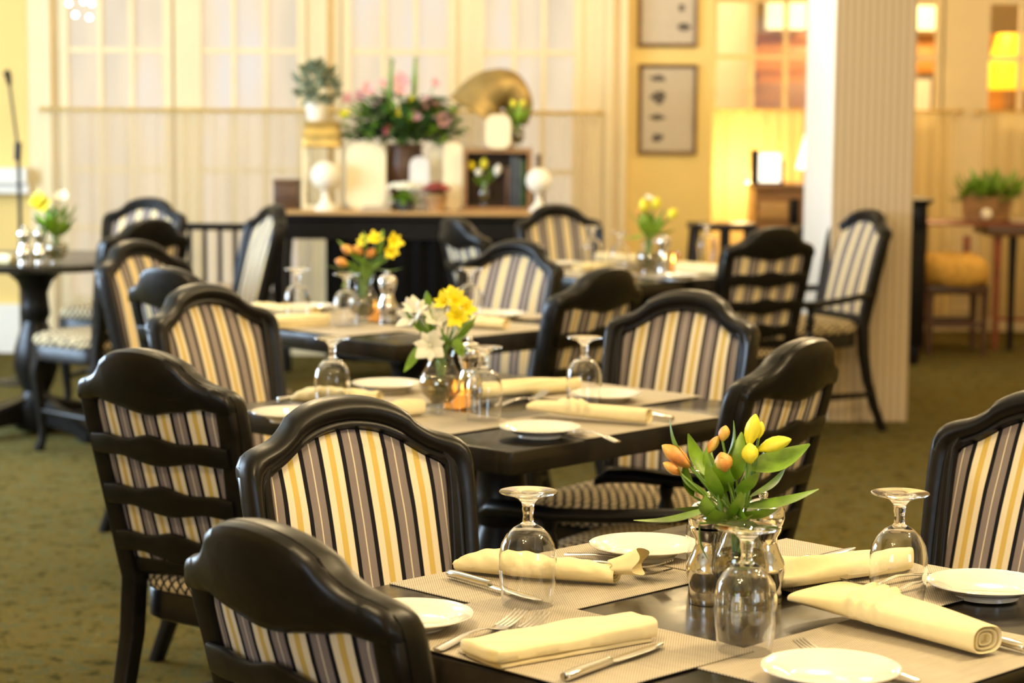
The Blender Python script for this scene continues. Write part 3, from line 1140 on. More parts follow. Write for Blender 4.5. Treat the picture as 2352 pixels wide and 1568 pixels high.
FK = [
    (atz(1300, 1268, .76), atz(1560, 1312, .76), 'fork with handle tip beside the white plate, behind the golden-ended napkin'),
    (atz(1312, 1282, .76), atz(1545, 1330, .76), 'lower of the two forks between the golden-ended napkin and the white plate'),
    (atz(1003, 1488, .76), atz(1262, 1400, .76), 'left fork with tines up, beside the flat folded napkin'),
    (atz(1062, 1494, .76), atz(1342, 1393, .76), 'right fork with tines up, touching the flat folded napkin'),
    (atz(2160, 1315, .76), atz(1935, 1352, .76), 'fork behind the right goblet, nearest the gathered napkin'),
    (atz(2195, 1330, .76), atz(2000, 1368, .76), 'fork seen through the right goblet, next to the plate at the right edge'),
    (atz(2110, 1560, .76), atz(1785, 1478, .76), 'fork along the lower edge of the pleated napkin'),
    (atz(1420, 1012, .76), atz(1158, 948, .76), 'fork pointing left from the plate on the near corner of the middle table'),
    (atz(1140, 930, .76), atz(1345, 893, .76), 'fork beside the gathered napkin on the middle table'),
]
fk = None
for a, b, lb in FK:
    if fk is None:
        fk = make_fork(lb)
        o = fk
    else:
        o = fk.copy()
        C.objects.link(o)
        o['label'] = lb
    lay(o, a, b)
KN = [
    (atz(1033, 1322, .757), atz(1300, 1400, .757), 'table knife standing out before the golden-ended napkin, under the goblet'),
    (atz(1295, 1562, .757), atz(1560, 1470, .757), 'table knife in front of the flat folded napkin'),
    (atz(1770, 1310, .757), atz(1925, 1272, .757), 'table knife with dark blade behind the gathered napkin'),
    (atz(2358, 1496, .757), atz(2060, 1417, .757), 'table knife behind the pleated napkin at right'),
    (atz(1545, 965, .757), atz(1330, 928, .757), 'table knife behind the long napkin roll on the middle table'),
    (atz(640, 922, .757), atz(790, 902, .757), 'table knife at the left edge of the middle table'),
]
kn = None
for a, b, lb in KN:
    if kn is None:
        kn = make_knife(lb)
        o = kn
        lay(o, a, b)
    else:
        o = dup(kn, (0, 0, 0), 0, lb)
        lay(o, a, b)


# ------------------------------------------------------------------ vases, mills, candles, flowers
def make_vase(label):
    t = thing('flower_vase', label, 'vase', group='glass bud vases')
    pr = [(.026, .004), (.030, 0.0), (.030, .012), (.024, .022), (.030, .032), (.046, .048), (.0500, .066), (.046, .084), (.034, .102), (.028, .116), (.027, .126), (.033, .142), (.038, .150)]
    MB().lathe(pr, 36).build('glass_body', M['vase'], t, 80)
    wt = [(.001, .024), (.022, .026), (.042, .048), (.0455, .066), (.043, .080), (.040, .086), (.001, .086)]
    MB().lathe(wt, 30).build('water', M['water'], t, 80)
    return t


def make_mill(label):
    t = thing('pepper_mill', label, 'pepper mill', group='silver mills')
    pr = [(.001, 0), (.026, 0), (.027, .010), (.025, .018), (.0265, .030), (.030, .045), (.0295, .056), (.023, .070), (.0185, .084), (.0190, .094), (.0235, .103), (.0245, .108), (.001, .108)]
    MB().lathe(pr, 32).build('mill_body', M['silver'], t, 50)
    mh = MB().lathe([(.018, .109), (.0255, .112), (.0285, .122), (.0275, .134), (.020, .144), (.008, .149), (.001, .150)], 32).build('mill_head', M['silver'], t, 50)
    MB().sphere((0, 0, .155), .0065).build('finial', M['silver'], mh)
    return t


vs = None
for p, lb in [((.316, 3.0, .7505), 'slim glass vase of yellow and orange buds between two silver mills'),
              ((-.157, 4.885, .7505), 'round glass vase of the middle table under white and yellow flowers'),
              ((-.455, 6.76, .7505), 'glass vase of the third table under orange buds'),
              ((.535, 8.72, .7505), 'bluish glass vase left of the glowing candle'),
              ((-1.851, 8.99, .7505), 'glass vase on the round table, right of two silver mills')]:
    if vs is None:
        vs = make_vase(lb)
        vs.location = p
        vs.scale = (.76, .76, 1)
    else:
        dup(vs, p, 0, lb).scale = (1, 1, 1)
ml = None
for p, lb in [((.354, 3.07, .7505), 'silver mill on the front table right of the nearest goblet, below the flowers'),
              ((.279, 3.06, .7505), 'silver mill on the front table left of the nearest goblet, below the flowers'),
              ((-.095, 4.985, .7505), 'silver mill behind the vase with white and yellow flowers'),
              ((-.385, 6.83, .7505), 'silver mill right of the orange buds on the third table'),
              ((.60, 8.80, .7505), 'silver mill between vase and candle on the candle table'),
              ((-1.975, 8.97, .7505), 'left of the two silver mills on the round table'),
              ((-1.915, 8.985, .7505), 'right of the two silver mills on the round table')]:
    if ml is None:
        ml = make_mill(lb)
        ml.location = p
        ml.scale = (1.1, 1.1, .98)
    else:
        mm = dup(ml, p, 0, lb)
        if 'front table' not in lb:
            mm.scale = (1, 1, 1)


def make_candle(label):
    t = thing('votive_candle', label, 'candle', group='votive candles')
    MB().lathe([(.001, .002), (.026, .002), (.028, .006), (.031, .06), (.033, .075)], 28).build('glass_cup', M['votive'], t, 80)
    wx = MB().lathe([(.001, .004), (.024, .004), (.025, .034), (.001, .036)], 24).build('wax', M['candle'], t, 50)
    MB().lathe([(.001, .038), (.005, .042), (.0055, .050), (.003, .060), (.0005, .068)], 14).build('flame', M['flame'], wx, 80)
    return t


cn = None
for p, lb in [((-.128, 4.955, .7505), 'lit candle glowing behind the vase of the middle table'),
              ((-.425, 6.86, .7505), 'lit candle glowing beside the vase of the third table'),
              ((.645, 8.90, .7505), 'bright lit candle in amber glass right of the yellow-green flowers')]:
    if cn is None:
        cn = make_candle(lb)
        cn.location = p
    else:
        dup(cn, p, 0, lb)


def bud(mb, base, tip, r):
    base, tip = Vector(base), Vector(tip)
    d = tip - base
    L = d.length
    d.normalize()
    u = d.cross(Vector((.3, 1, .2))).normalized()
    w = d.cross(u)
    rings = []
    for t, k in ((0, .25), (.12, .55), (.3, .9), (.5, 1), (.68, .9), (.84, .62), (.95, .3), (1, .08)):
        rings.append([base + d * (L * t) + (u * cos(q) + w * sin(q)) * (r * k * (1 + .13 * cos(3 * q + t * 2))) for q in [2 * pi * j / 18 for j in range(18)]])
    mb.loft(rings)


def bloom(mb, c, face, r, n=6, open_=.55):
    c, f_ = Vector(c), Vector(face).normalized()
    u = f_.cross(Vector((.2, .3, 1))).normalized()
    w = f_.cross(u)
    for k in range(n):
        q = 2 * pi * k / n
        d = (u * cos(q) + w * sin(q)) * open_ + f_ * (1 - open_)
        d.normalize()
        rr = r * (1.0 if k % 2 else .9)
        mb.leaf(c - f_ * r * .35, c - f_ * r * .35 + d * rr * 1.15, rr * (.78 if k % 2 else .6), -.14, (u * -sin(q) + w * cos(q)), .3)
    mb.tube([c - f_ * r * .4, c + f_ * r * .25], [r * .1, r * .05], 6)


def bouquet(label, base, s, neck, leaves, buds, blooms):
    """sizes given in units of 1/s metre from the vase foot: (across, up, towards back in m)"""
    t = thing('flower_bouquet', label, 'flowers', base, 0, 'table bouquets')
    P = lambda q: Vector((q[0] / s, q[2] if len(q) > 2 else 0, q[1] / s))
    nk = Vector((0, 0, neck))
    stems, fol = MB(), MB()
    for a, b, w in leaves:
        A, B = P(a), P(b)
        fol.leaf(A, B, w / s, random.uniform(-.16, -.06), None, .3, 10)
        stems.tube([nk + Vector((random.uniform(-.01, .01), random.uniform(-.01, .01), -.02)), (nk + A) / 2 + Vector((0, 0, .004)), A], .0016, 6)
    for cname, mk, a, b, r in buds:
        mb = MB()
        bud(mb, P(a), P(b), r / s)
        mb.build(cname, M[mk], t, 60)
        stems.tube([Vector((random.uniform(-.012, .012), random.uniform(-.01, .01), .03)), nk + Vector((random.uniform(-.012, .012), 0, 0)), (nk + P(a)) / 2, P(a)], .002, 6)
    for cname, mk, c, fc, r, n in blooms:
        mb = MB()
        bloom(mb, P(c), fc, r / s, n)
        mb.build(cname, M[mk], t, 60)
        stems.tube([Vector((random.uniform(-.012, .012), random.uniform(-.01, .01), .03)), nk + Vector((random.uniform(-.012, .012), 0, 0)), P(c) - Vector(fc) * .01], .002, 6)
    for k in range(6):
        q = k * 1.05
        stems.tube([(.02 * cos(q), .02 * sin(q), .028), (.012 * cos(q + 2), .012 * sin(q + 2), neck)], .0022, 6)
    fol.build('foliage', M['leaf'], t, 60)
    stems.build('stems', M['stem'], t, 60)
    return t


def rel(vx, vy, lst):
    return [tuple([q[0] - vx, vy - q[1]] + list(q[2:])) for q in lst]


def R(vx, vy):
    return lambda x, y, d=0: (x - vx, vy - y, d)


r = R(1713, 1424)
bouquet('yellow and orange closed buds with broad green leaves on the front table', (.316, 3.0, .7505), 1700, .118,
        [(r(1600, 1085), r(1545, 975, .02), 34), (r(1650, 1175), r(1460, 1198, -.03), 60), (r(1640, 1150), r(1560, 1075, -.02), 62), (r(1600, 1150), r(1578, 1065), 40),
         (r(1725, 1085), r(1872, 1028, .01), 74), (r(1715, 1175), r(1888, 1125, -.02), 62), (r(1735, 1150), r(1820, 1090, .03), 44), (r(1668, 1140), r(1660, 1050, -.03), 60),
         (r(1665, 1080), r(1695, 975, .02), 46), (r(1700, 1110), r(1712, 1000, .01), 40), (r(1610, 1200, -.04), r(1632, 1285, -.05), 26), (r(1640, 1180, -.03), r(1600, 1150, -.05), 50),
         (r(1690, 1160, -.03), r(1730, 1210, -.05), 56), (r(1640, 1110, .02), r(1590, 1010, .03), 44), (r(1700, 1150, .03), r(1750, 1060, .03), 50), (r(1670, 1190, -.03), r(1650, 1130, -.05), 60), (r(1655, 1185, .02), r(1560, 1190, .03), 46), (r(1700, 1190, -.02), r(1790, 1165, -.04), 48),
         (r(1680, 1195, -.03), r(1700, 1120, -.06), 56), (r(1640, 1195, -.04), r(1620, 1130, -.06), 50), (r(1660, 1150, -.02), r(1625, 1060, -.04), 44), (r(1700, 1140, -.02), r(1745, 1080, -.04), 40), (r(1690, 1195, -.04), r(1725, 1170, -.07), 50),
         (r(1655, 1200, -.04), r(1640, 1160, -.07), 56), (r(1715, 1120, .02), r(1770, 1050, .03), 34), (r(1690, 1130, .03), r(1700, 1040, .04), 50), (r(1640, 1130, .03), r(1640, 1040, .04), 46)],
        [('yellow_bud', 'petal_yg', r(1728, 1030), r(1742, 955), 17), ('yellow_bud', 'petal_yg', r(1752, 1015, .01), r(1758, 975, .01), 10), ('yellow_bud', 'petal_yg', r(1752, 1042, .01), r(1826, 1014), 17),
         ('yellow_bud', 'petal_yg', r(1728, 1066, -.02), r(1726, 1018, -.02), 19), ('orange_bud', 'petal_o', r(1592, 1080), r(1526, 1030), 19), ('orange_bud', 'petal_o', r(1570, 1095, -.01), r(1528, 1068, -.01), 12),
         ('orange_bud', 'petal_o', r(1668, 1022, .01), r(1675, 985, .01), 13), ('orange_bud', 'petal_o', r(1636, 1050, .01), r(1658, 1010, .01), 11), ('orange_bud', 'petal_o', r(1672, 1088, -.02), r(1660, 1040, -.02), 21)], [])
r = R(1012, 950)
bouquet('white and bright yellow open blooms on the middle table', (-.157, 4.885, .7505), 1044, .115,
        [(r(1050, 770), r(1095, 722), 26), (r(990, 770), r(930, 712), 22), (r(965, 790), r(928, 850, -.03), 24), (r(1045, 775), r(1062, 815, -.03), 26), (r(985, 700), r(978, 665), 22), (r(1000, 780), r(985, 740), 26),
         (r(1020, 790), r(1050, 740), 30), (r(1000, 800), r(960, 760, .02), 30), (r(1020, 800), r(1090, 740, .02), 22), (r(1010, 900, .02), r(1008, 830), 20), (r(990, 770, .02), r(970, 720, .03), 24), (r(1030, 790, -.02), r(1010, 745, -.03), 26), (r(1000, 800, -.02), r(1030, 765, -.03), 24), (r(1050, 760, .02), r(1085, 700, .03), 24)],
        [], [('yellow_bloom', 'petal_y', r(1045, 685), (.2, -.8, .5), 34, 6), ('yellow_bloom', 'petal_y', r(1018, 690), (-.4, -.7, .6), 30, 6), ('yellow_bloom', 'petal_y', r(1048, 722, -.02), (.1, -1, .1), 34, 6), ('yellow_bloom', 'petal_y', r(1070, 705, .01), (.7, -.6, .3), 30, 6), ('yellow_bloom', 'petal_y', r(1035, 672, .02), (0, -.3, 1), 28, 6),
             ('white_bloom', 'petal_w', r(946, 722), (-.6, -.6, .5), 48, 6), ('white_bloom', 'petal_w', r(952, 708, .01), (-.1, -.5, .9), 40, 6), ('white_bloom', 'petal_w', r(1000, 726), (.1, -.7, .6), 40, 6), ('white_bloom', 'petal_w', r(988, 788, -.03), (-.1, -.9, .0), 46, 7)])
r = R(835, 750)
bouquet('orange buds with yellow flowers and long leaves on the third table', (-.455, 6.76, .7505), 754, .115,
        [(r(830, 620), r(745, 612), 18), (r(860, 620), r(925, 618), 18), (r(850, 600), r(918, 570), 20), (r(810, 620), r(785, 665), 14), (r(830, 600), r(775, 555), 18), (r(840, 580), r(835, 535), 16), (r(870, 590), r(880, 530), 16), (r(850, 620), r(815, 590), 24), (r(850, 620), r(880, 600), 26), (r(845, 640), r(835, 600), 28), (r(855, 610), r(900, 590), 24), (r(830, 630), r(790, 600), 24)],
        [('orange_bud', 'petal_o', r(810, 585), r(784, 570), 11), ('orange_bud', 'petal_o', r(832, 588), r(812, 568), 11), ('orange_bud', 'petal_o', r(800, 612), r(770, 602), 11), ('orange_bud', 'petal_o', r(842, 595), r(862, 575), 11)],
        [('yellow_bloom', 'petal_y', r(905, 558), (.5, -.8, .2), 26, 6), ('yellow_bloom', 'petal_y', r(898, 580, -.01), (.3, -.9, 0), 22, 6), ('yellow_bloom', 'petal_y', r(862, 552), (0, -.7, .7), 24, 6), ('yellow_bloom', 'petal_yg', r(835, 558), (-.4, -.7, .5), 20, 6)])
r = R(1490, 634)
bouquet('yellow-green flowers beside the glowing candle on the far right table', (.535, 8.72, .7505), 585, .115,
        [(r(1490, 530), r(1442, 480), 18), (r(1495, 530), r(1540, 505), 16), (r(1480, 540), r(1430, 548), 12), (r(1495, 520), r(1480, 470), 18), (r(1500, 520), r(1525, 480), 16), (r(1490, 545), r(1465, 510), 20), (r(1500, 545), r(1525, 520), 18), (r(1505, 540), r(1550, 530), 14), (r(1490, 540), r(1495, 490), 26), (r(1485, 540, -.02), r(1470, 490, -.03), 28), (r(1500, 540, -.02), r(1515, 495, -.03), 26), (r(1490, 550, -.02), r(1490, 510, -.04), 30)],
        [('yellow_bud', 'petal_yg', r(1480, 490), r(1476, 458), 11), ('yellow_bud', 'petal_yg', r(1500, 485), r(1510, 455), 12), ('yellow_bud', 'petal_yg', r(1535, 505), r(1552, 482), 12), ('peach_bud', 'petal_o', r(1472, 500), r(1462, 485), 7)],
        [('pale_bloom', 'petal_w', r(1488, 458), (0, -.6, .8), 13, 6)])
r = R(124, 612)
bouquet('yellow and white blooms with dark leaves on the round table at far left', (-1.851, 8.99, .7505), 567, .115,
        [(r(110, 530), r(70, 500), 20), (r(125, 530), r(155, 490), 22), (r(120, 530), r(100, 480), 24), (r(130, 530), r(175, 470), 16), (r(120, 540), r(140, 500), 26), (r(115, 540), r(90, 515), 24), (r(130, 545), r(160, 520), 20), (r(120, 520), r(120, 470), 26), (r(130, 520), r(150, 470), 24), (r(115, 535), r(75, 490), 28), (r(125, 540, -.02), r(105, 500, -.04), 34), (r(130, 540, -.02), r(150, 505, -.04), 32), (r(120, 545, -.02), r(130, 490, -.04), 34), (r(135, 535), r(172, 500), 24), (r(118, 530, .02), r(100, 470, .03), 28)],
        [], [('yellow_bloom', 'petal_yg', r(84, 462), (-.4, -.7, .5), 24, 9), ('yellow_bloom', 'petal_yg', r(92, 470, -.01), (.1, -.9, .3), 28, 9), ('white_bloom', 'petal_w', r(137, 455), (.1, -.6, .8), 22, 7), ('white_bloom', 'petal_w', r(132, 505, -.01), (0, -1, .1), 12, 6)])

# ------------------------------------------------------------------ display table and its objects
BY = 11.35
dt = thing('display_table', 'long black display table crowded with flowers before the tall windows', 'table', (-.52, BY, 0))
MB().rbox(-.73, .70, -.24, .24, .815, .845, .006).build('table_top', M['blackpaint'], dt, 40)
MB().rbox(-.75, .72, -.26, .26, .845, .862, .005).build('runner', M['lightoak'], dt, 40)
for x in (-.66, .64):
    for y in (-.18, .18):
        MB().loft([sqring((x, y, z), w, w, .2) for z, w in ((0, .05), (.05, .06), (.10, .045), (.6, .06), (.70, .075), (.815, .075))]).build('leg', M['blackpaint'], dt, 40)
MB().box(-.70, .68, -.21, .21, .72, .815).build('apron', M['blackpaint'], dt, 0)
bk = MB()
vsx = []
n = 90
for zz in (.10, .80):
    vsx.append([(-.42 + 1.05 * i / n, -.19 + .012 * sin(i * .9), zz) for i in range(n + 1)] + [(.63 - 1.05 * i / n, .15, zz) for i in range(n + 1)])
bk.loft(vsx)
bk.build('cloth_skirt', M['blackcloth'], dt, 50)

TZ = .8635


def bt(px, py=480, dy=0):
    q = at(px, py, BY + dy)
    return q


def ontop(px, dy=0):
    q = at(px, 480, BY + dy)
    return (q.x, BY + dy, TZ)


def hz(y0, y1, dy=0):
    return (y1 - y0) / (5100 / (BY + dy))


def wz(a, b, dy=0):
    return (b - a) / (5100 / (BY + dy))


def board(label, x0, x1, y0, y1, dy, mat, name='menu_board', z=None, clip=.3, cat='board', tilt=8):
    w, h = wz(x0, x1, dy), hz(y0, y1, dy)
    p_ = ontop((x0 + x1) / 2, dy)
    o = thing(name, label, cat, (p_[0], p_[1], z if z else TZ), 0)
    c = min(w, h) * clip
    pts = []
    for cx_, cz_, a0 in ((w / 2 - c, h - c, 0), (-w / 2 + c, h - c, 90), (-w / 2 + c, c, 180), (w / 2 - c, c, 270)):
        for a in (0, 30, 60, 90):
            q = radians(a0 + a)
            pts.append((cx_ + c * cos(q), cz_ + c * sin(q)))
    tl_ = sin(radians(tilt))
    rings = []
    for yy, sc in ((-.012, .985), (-.009, 1), (.006, 1), (.009, .985)):
        rings.append([(x * sc, yy + z_ * tl_ * .9, (z_ - h / 2) * sc + h / 2) for x, z_ in pts])
    MB().loft(rings).build('panel', M[mat], o, 40)
    MB().box(-w * .15, w * .15, .0, h * tl_ + .03, 0, .012).box(-.008, .008, h * tl_ * .8 + .0, h * tl_ + .03, 0, h * .5).build('easel_foot', M['darkoak'], o, 0)
    return o


board('large cream menu board with clipped corners on the display table', 795, 886, 320, 472, -.10, 'parchment')
board('small pale grey board standing behind the white flowers', 940, 985, 335, 458, -.10, 'greyboard', clip=.45)
board('very narrow cream board between the pale board and the tall one', 988, 1014, 318, 465, .0, 'parchment', clip=.5)
board('tall narrow cream board right of the burgundy plant', 1018, 1062, 318, 474, -.08, 'parchment', clip=.4)


def urn(label, px, y0, y1, dy):
    x, y, z = ontop(px, dy)
    h = hz(y0, y1, dy)
    t = thing('finial_urn', label, 'ornament', (x, y, z), 0, 'white ball urns')
    k = h / .25
    MB().lathe([(.0, 0), (.055 * k, 0), (.055 * k, .012 * k), (.045 * k, .022 * k), (.026 * k, .045 * k), (.018 * k, .07 * k), (.020 * k, .09 * k), (.03 * k, .10 * k), (.0, .103 * k)], 28).build('pedestal', M['stone'], t, 50)
    MB().sphere((0, 0, .175 * k), .073 * k, 28, 18).build('ball', M['stone'], t, 80)
    return t


urn('white ball on a pedestal standing before the gold-topped lantern', 748, 368, 482, -.16)
urn('white ball on a pedestal at the right end of the display table', 1237, 383, 484, -.15)

# lantern with gold top and pale plant above it
x, y, z = ontop(742, .03)
ln = thing('lantern', 'tall cream lantern with a gold top at the left of the display table', 'lantern', (x, y, z))
hh = hz(335, 474, .03)
fr = MB()
for sx in (-1, 1):
    for sy in (-1, 1):
        fr.box(sx * .088 - .01, sx * .088 + .01, sy * .088 - .01, sy * .088 + .01, 0, hh)
fr.box(-.1, .1, -.1, .1, 0, .02)
fr.build('frame', M['cream'], ln, 0)
MB().box(-.082, .082, -.082, .082, .02, hh).build('glass_sides', M['clear'], ln, 0)
MB().loft([sqring((0, 0, zz), w, w, .15) for zz, w in ((hh, .17), (hh + .01, .20), (hh + .05, .19), (hh + .065, .20), (hh + .10, .17), (hh + .125, .19), (hh + .135, .14))]).build('gold_top', M['gold'], ln, 40)
pt = thing('potted_plant', 'silvery green plant in a pale pot on top of the lantern', 'plant', (x - .03, y, z + hh + .137))
MB().lathe([(.001, 0), (.045, 0), (.058, .06), (.06, .085), (.055, .09), (.001, .085)], 24).build('pot', M['stone'], pt, 50)
fo = MB()
for k in range(190):
    a, zz = random.uniform(0, 2 * pi), random.uniform(.09, .31)
    wd_ = .115 * max(.12, 1 - ((zz - .19) / .13) ** 2)
    rr = wd_ * sqrt(random.random())
    A = Vector((rr * cos(a), rr * sin(a), zz - .03))
    fo.leaf(A, A + Vector((cos(a) * .04, sin(a) * .04, random.uniform(-.005, .05))), .035)
fo.tube([(0, 0, .08), (.01, 0, .2)], .006)
fo.build('foliage', M['sage'], pt, 60)

# dark box
x, y, z = ontop(660, .02)
bx_ = thing('wooden_box', 'dark brown wooden box at the left end of the display table', 'box', (x, y, z))
MB().rbox(-.065, .065, -.06, .06, 0, .125, .004).build('box_body', M['darkoak'], bx_, 40)
MB().rbox(-.068, .068, -.063, .063, .126, .147, .004).build('lid', M['darkoak'], bx_, 40)

# big arrangement
x, y, z = ontop(928, .05)
vz = thing('flower_urn', 'dark urn under the big pink and green flower arrangement', 'vase', (x, y, z))
MB().lathe([(.001, 0), (.07, 0), (.072, .02), (.05, .04), (.07, .08), (.10, .16), (.105, .24), (.09, .30), (.10, .33), (.09, .325), (.001, .30)], 32).build('urn_body', M['darkoak'], vz, 50)
fa = thing('flower_arrangement', 'big pink and green flower arrangement with two tall spikes', 'flowers', (x, y, z + .31))
fo, st = MB(), MB()
for k in range(480):
    a = random.uniform(0, 2 * pi)
    el = random.uniform(-.15, 1.25)
    rad = random.uniform(.06, .25)
    P_ = Vector((rad * 1.0 * cos(a) * cos(el), rad * .7 * sin(a) * cos(el), .05 + rad * .85 * sin(el)))
    d = Vector((cos(a), sin(a) * .6, random.uniform(-.3, .8))).normalized()
    fo.leaf(P_, P_ + d * random.uniform(.06, .11), random.uniform(.03, .055))
fo.build('foliage', M['darkleaf'], fa, 60)
fo = MB()
for k in range(110):
    a = random.uniform(0, 2 * pi)
    rad = random.uniform(.13, .25)
    P_ = Vector((rad * 1.2 * cos(a), -abs(rad * .6 * sin(a)), .02 + random.uniform(0, .20)))
    fo.leaf(P_, P_ + Vector((cos(a) * .06, -.03, random.uniform(-.01, .06))), .04)
fo.build('bright_foliage', M['leaf'], fa, 60)
q0 = at(930, 480, BY + .05)


def fpos(px, py, d=0):
    q = at(px, py, BY + .05 + d)
    return Vector((q.x - x, d, q.z - z - .31))


for px, y0, y1 in ((895, 135, 260), (950, 130, 250)):
    mb = MB()
    mb.tube([fpos(px, y1), fpos(px + 2, (y0 + y1) / 2), fpos(px + 5, y0)], [.012, .014, .006], 8)
    for k in range(18):
        t_ = k / 18
        c = fpos(px + 4 * t_, y1 + (y0 - y1) * t_)
        a = k * 2.4
        mb.leaf(c, c + Vector((.022 * cos(a), .022 * sin(a), .025)), .014)
    mb.build('flower_spike', M['leaf'], fa, 60)
for px, py, d, r_, mk, nm in [(845, 205, -.02, .030, 'petal_p', 'pink_bloom'), (825, 220, 0, .028, 'petal_p', 'pink_bloom'), (925, 185, 0, .040, 'petal_p', 'pink_bloom'), (918, 205, -.03, .034, 'petal_p', 'pink_bloom'), (985, 240, -.05, .034, 'petal_p', 'pink_bloom'), (1005, 250, -.03, .036, 'petal_p', 'pink_bloom'),
                              (1018, 272, -.06, .036, 'petal_p', 'pink_bloom'), (1000, 190, 0, .02, 'petal_p', 'pink_bloom'), (893, 298, -.16, .026, 'petal_r', 'rose_bloom'), (870, 245, -.08, .026, 'petal_p', 'pink_bloom'), (800, 225, 0, .026, 'petal_p', 'pink_bloom'), (820, 245, -.05, .026, 'petal_w', 'white_bloom'), (920, 258, -.12, .022, 'petal_yg', 'yellow_bloom'),
                              (955, 265, -.13, .026, 'petal_p', 'pink_bloom'), (945, 230, -.05, .022, 'petal_yg', 'yellow_bloom'), (790, 260, -.02, .024, 'petal_yg', 'yellow_bloom'), (920, 230, -.1, .024, 'petal_w', 'white_bloom'), (880, 190, .0, .02, 'petal_p', 'pink_bloom')]:
    mb = MB()
    c = fpos(px, py, d)
    for k in range(3):
        bloom(mb, c + Vector((random.uniform(-.3, .3) * r_, 0, random.uniform(-.4, .4) * r_)), (random.uniform(-.5, .5), -1, random.uniform(-.2, .8)), r_ * 1.2, 6, .6)
    mb.build(nm, M[mk], fa, 60)
    st.tube([Vector((0, 0, .0)), c + Vector((0, .01, 0))], .003, 6)
st.build('stems', M['stem'], fa, 60)


def small_pot(label, px, dy, w, h, potmat, fmat, lmat, fl_n, spread, fh, dome):
    x, y, z = ontop(px, dy)
    t = thing('potted_flowers', label, 'plant', (x, y, z))
    MB().lathe([(.001, 0), (w * .36, 0), (w * .46, h * .8), (w * .5, h * .85), (w * .5, h), (w * .45, h), (.001, h * .9)], 24).build('pot', M[potmat], t, 50)
    lf, bl = MB(), MB()
    for k in range(40):
        a = random.uniform(0, 2 * pi)
        rr = random.uniform(.3, 1) * spread * .5
        A = Vector((rr * .4 * cos(a), rr * .4 * sin(a), h))
        lf.leaf(A, Vector((rr * 1.1 * cos(a), rr * 1.1 * sin(a), h + random.uniform(-.02, fh * .7))), .03)
    for k in range(fl_n):
        a = random.uniform(0, 2 * pi)
        rr = sqrt(random.random()) * spread * .5
        c = Vector((rr * cos(a), rr * .7 * sin(a), h + fh * (1 - dome * (rr / spread * 2) ** 2)))
        bloom(bl, c, (cos(a) * .4, -.5, .8), .021, 6, .7)
    lf.build('foliage', M[lmat], t, 60)
    bl.build('blossoms', M[fmat], t, 60)
    return t


small_pot('white flowers over green leaves in a low pot before the pale board', 930, -.17, .10, .05, 'navy', 'petal_w', 'leaf', 26, .18, .085, .2)
small_pot('burgundy flowers in a brown pot at the front of the display table', 1002, -.16, .115, .085, 'terracotta', 'petal_d', 'darkleaf', 34, .13, .05, .5)
# folded cloth
x, y, z = ontop(872, -.21)
o = MB().rbox(-.10, .06, -.04, .04, 0, .012, .004).rbox(-.08, .04, -.035, .035, .012, .024, .005).build('folded_cloth', M['linen'], None, 40, (x, y, z))
tag(o, 'folded beige cloth at the front edge of the display table', 'cloth')

# crate with gramophone horn above
x, y, z = ontop(1143, .03)
ch = hz(338, 478, .03)
cwid = wz(1066, 1222, .03) / 2
ct = thing('wooden_crate', 'reddish wooden crate standing on end at the right of the display table', 'crate', (x, y, z))
mb = MB().box(-cwid, cwid, -.14, .14, 0, .018).box(-cwid, cwid, -.14, .14, ch - .02, ch)
mb.box(-cwid, -cwid + .018, -.14, .14, .018, ch - .02).box(cwid - .024, cwid, -.14, .14, .018, ch - .02)
mb.build('crate_frame', M['oak'], ct, 0)
MB().box(-cwid + .018, cwid - .024, .125, .14, .018, ch - .02).build('back_panel', M['darkoak'], ct, 0)
for k, (px, w, h, mk) in enumerate(((1165, .020, .20, 'darkoak'), (1177, .022, .255, 'navy'), (1190, .026, .25, 'navy'), (1201, .016, .235, 'darkleaf'))):
    q = ontop(px, -.02)
    o = thing('book', ['brown book leaning against the blue ones in the crate', 'left of the two dark blue books in the crate', 'right of the two dark blue books in the crate', 'thin dark green book at the right end of the crate'][k], 'book', (q[0], q[1], z + .0185), 0, 'books in the crate')
    MB().rbox(-w / 2, w / 2, -.075, .075, 0, h, .003).build('cover', M[mk], o, 40)
    MB().box(-w / 2 + .003, w / 2 - .003, -.06, .0755, .003, h + .0006).build('pages', M['print'], o, 0)
q = ontop(1112, -.06)
o = dup(vs, (q[0], q[1], z + .0185), 0, 'glass vase with yellow and white tulips inside the wooden crate')
r = R(1112, 470)
bouquet('yellow and white tulips inside the wooden crate', (q[0], q[1], z + .0185), 450, .115,
        [(r(1112, 420), r(1100, 385), 16), (r(1115, 420), r(1130, 380), 16), (r(1110, 425), r(1140, 400), 14), (r(1110, 425), r(1085, 400), 14)],
        [('yellow_tulip', 'petal_y', r(1085, 388), r(1080, 365), 8), ('yellow_tulip', 'petal_yg', r(1110, 385), r(1112, 358), 9), ('white_tulip', 'petal_w', r(1140, 400), r(1145, 372), 9), ('white_tulip', 'petal_w', r(1098, 400, -.02), r(1100, 382, -.02), 8)], [])
ctz = z + ch
gx, gy = x - .01, y + .02
gm = thing('gramophone_horn', 'large aged brass gramophone horn on top of the wooden crate', 'gramophone horn', (gx, gy, ctz))
q1, q2, q3, q4 = [at(px, py, gy) for px, py in ((1180, 300), (1195, 225), (1140, 175), (1078, 250))]
pts = [Vector((p_.x - gx, dy_, p_.z - ctz)) for p_, dy_ in ((at(1160, 330, gy), .02), (at(1186, 290, gy), .04), (at(1190, 243, gy), .05), (at(1168, 205, gy), .04), (at(1140, 203, gy), .02), (at(1110, 222, gy), .02), (at(1088, 257, gy), .02))]
mb = MB()
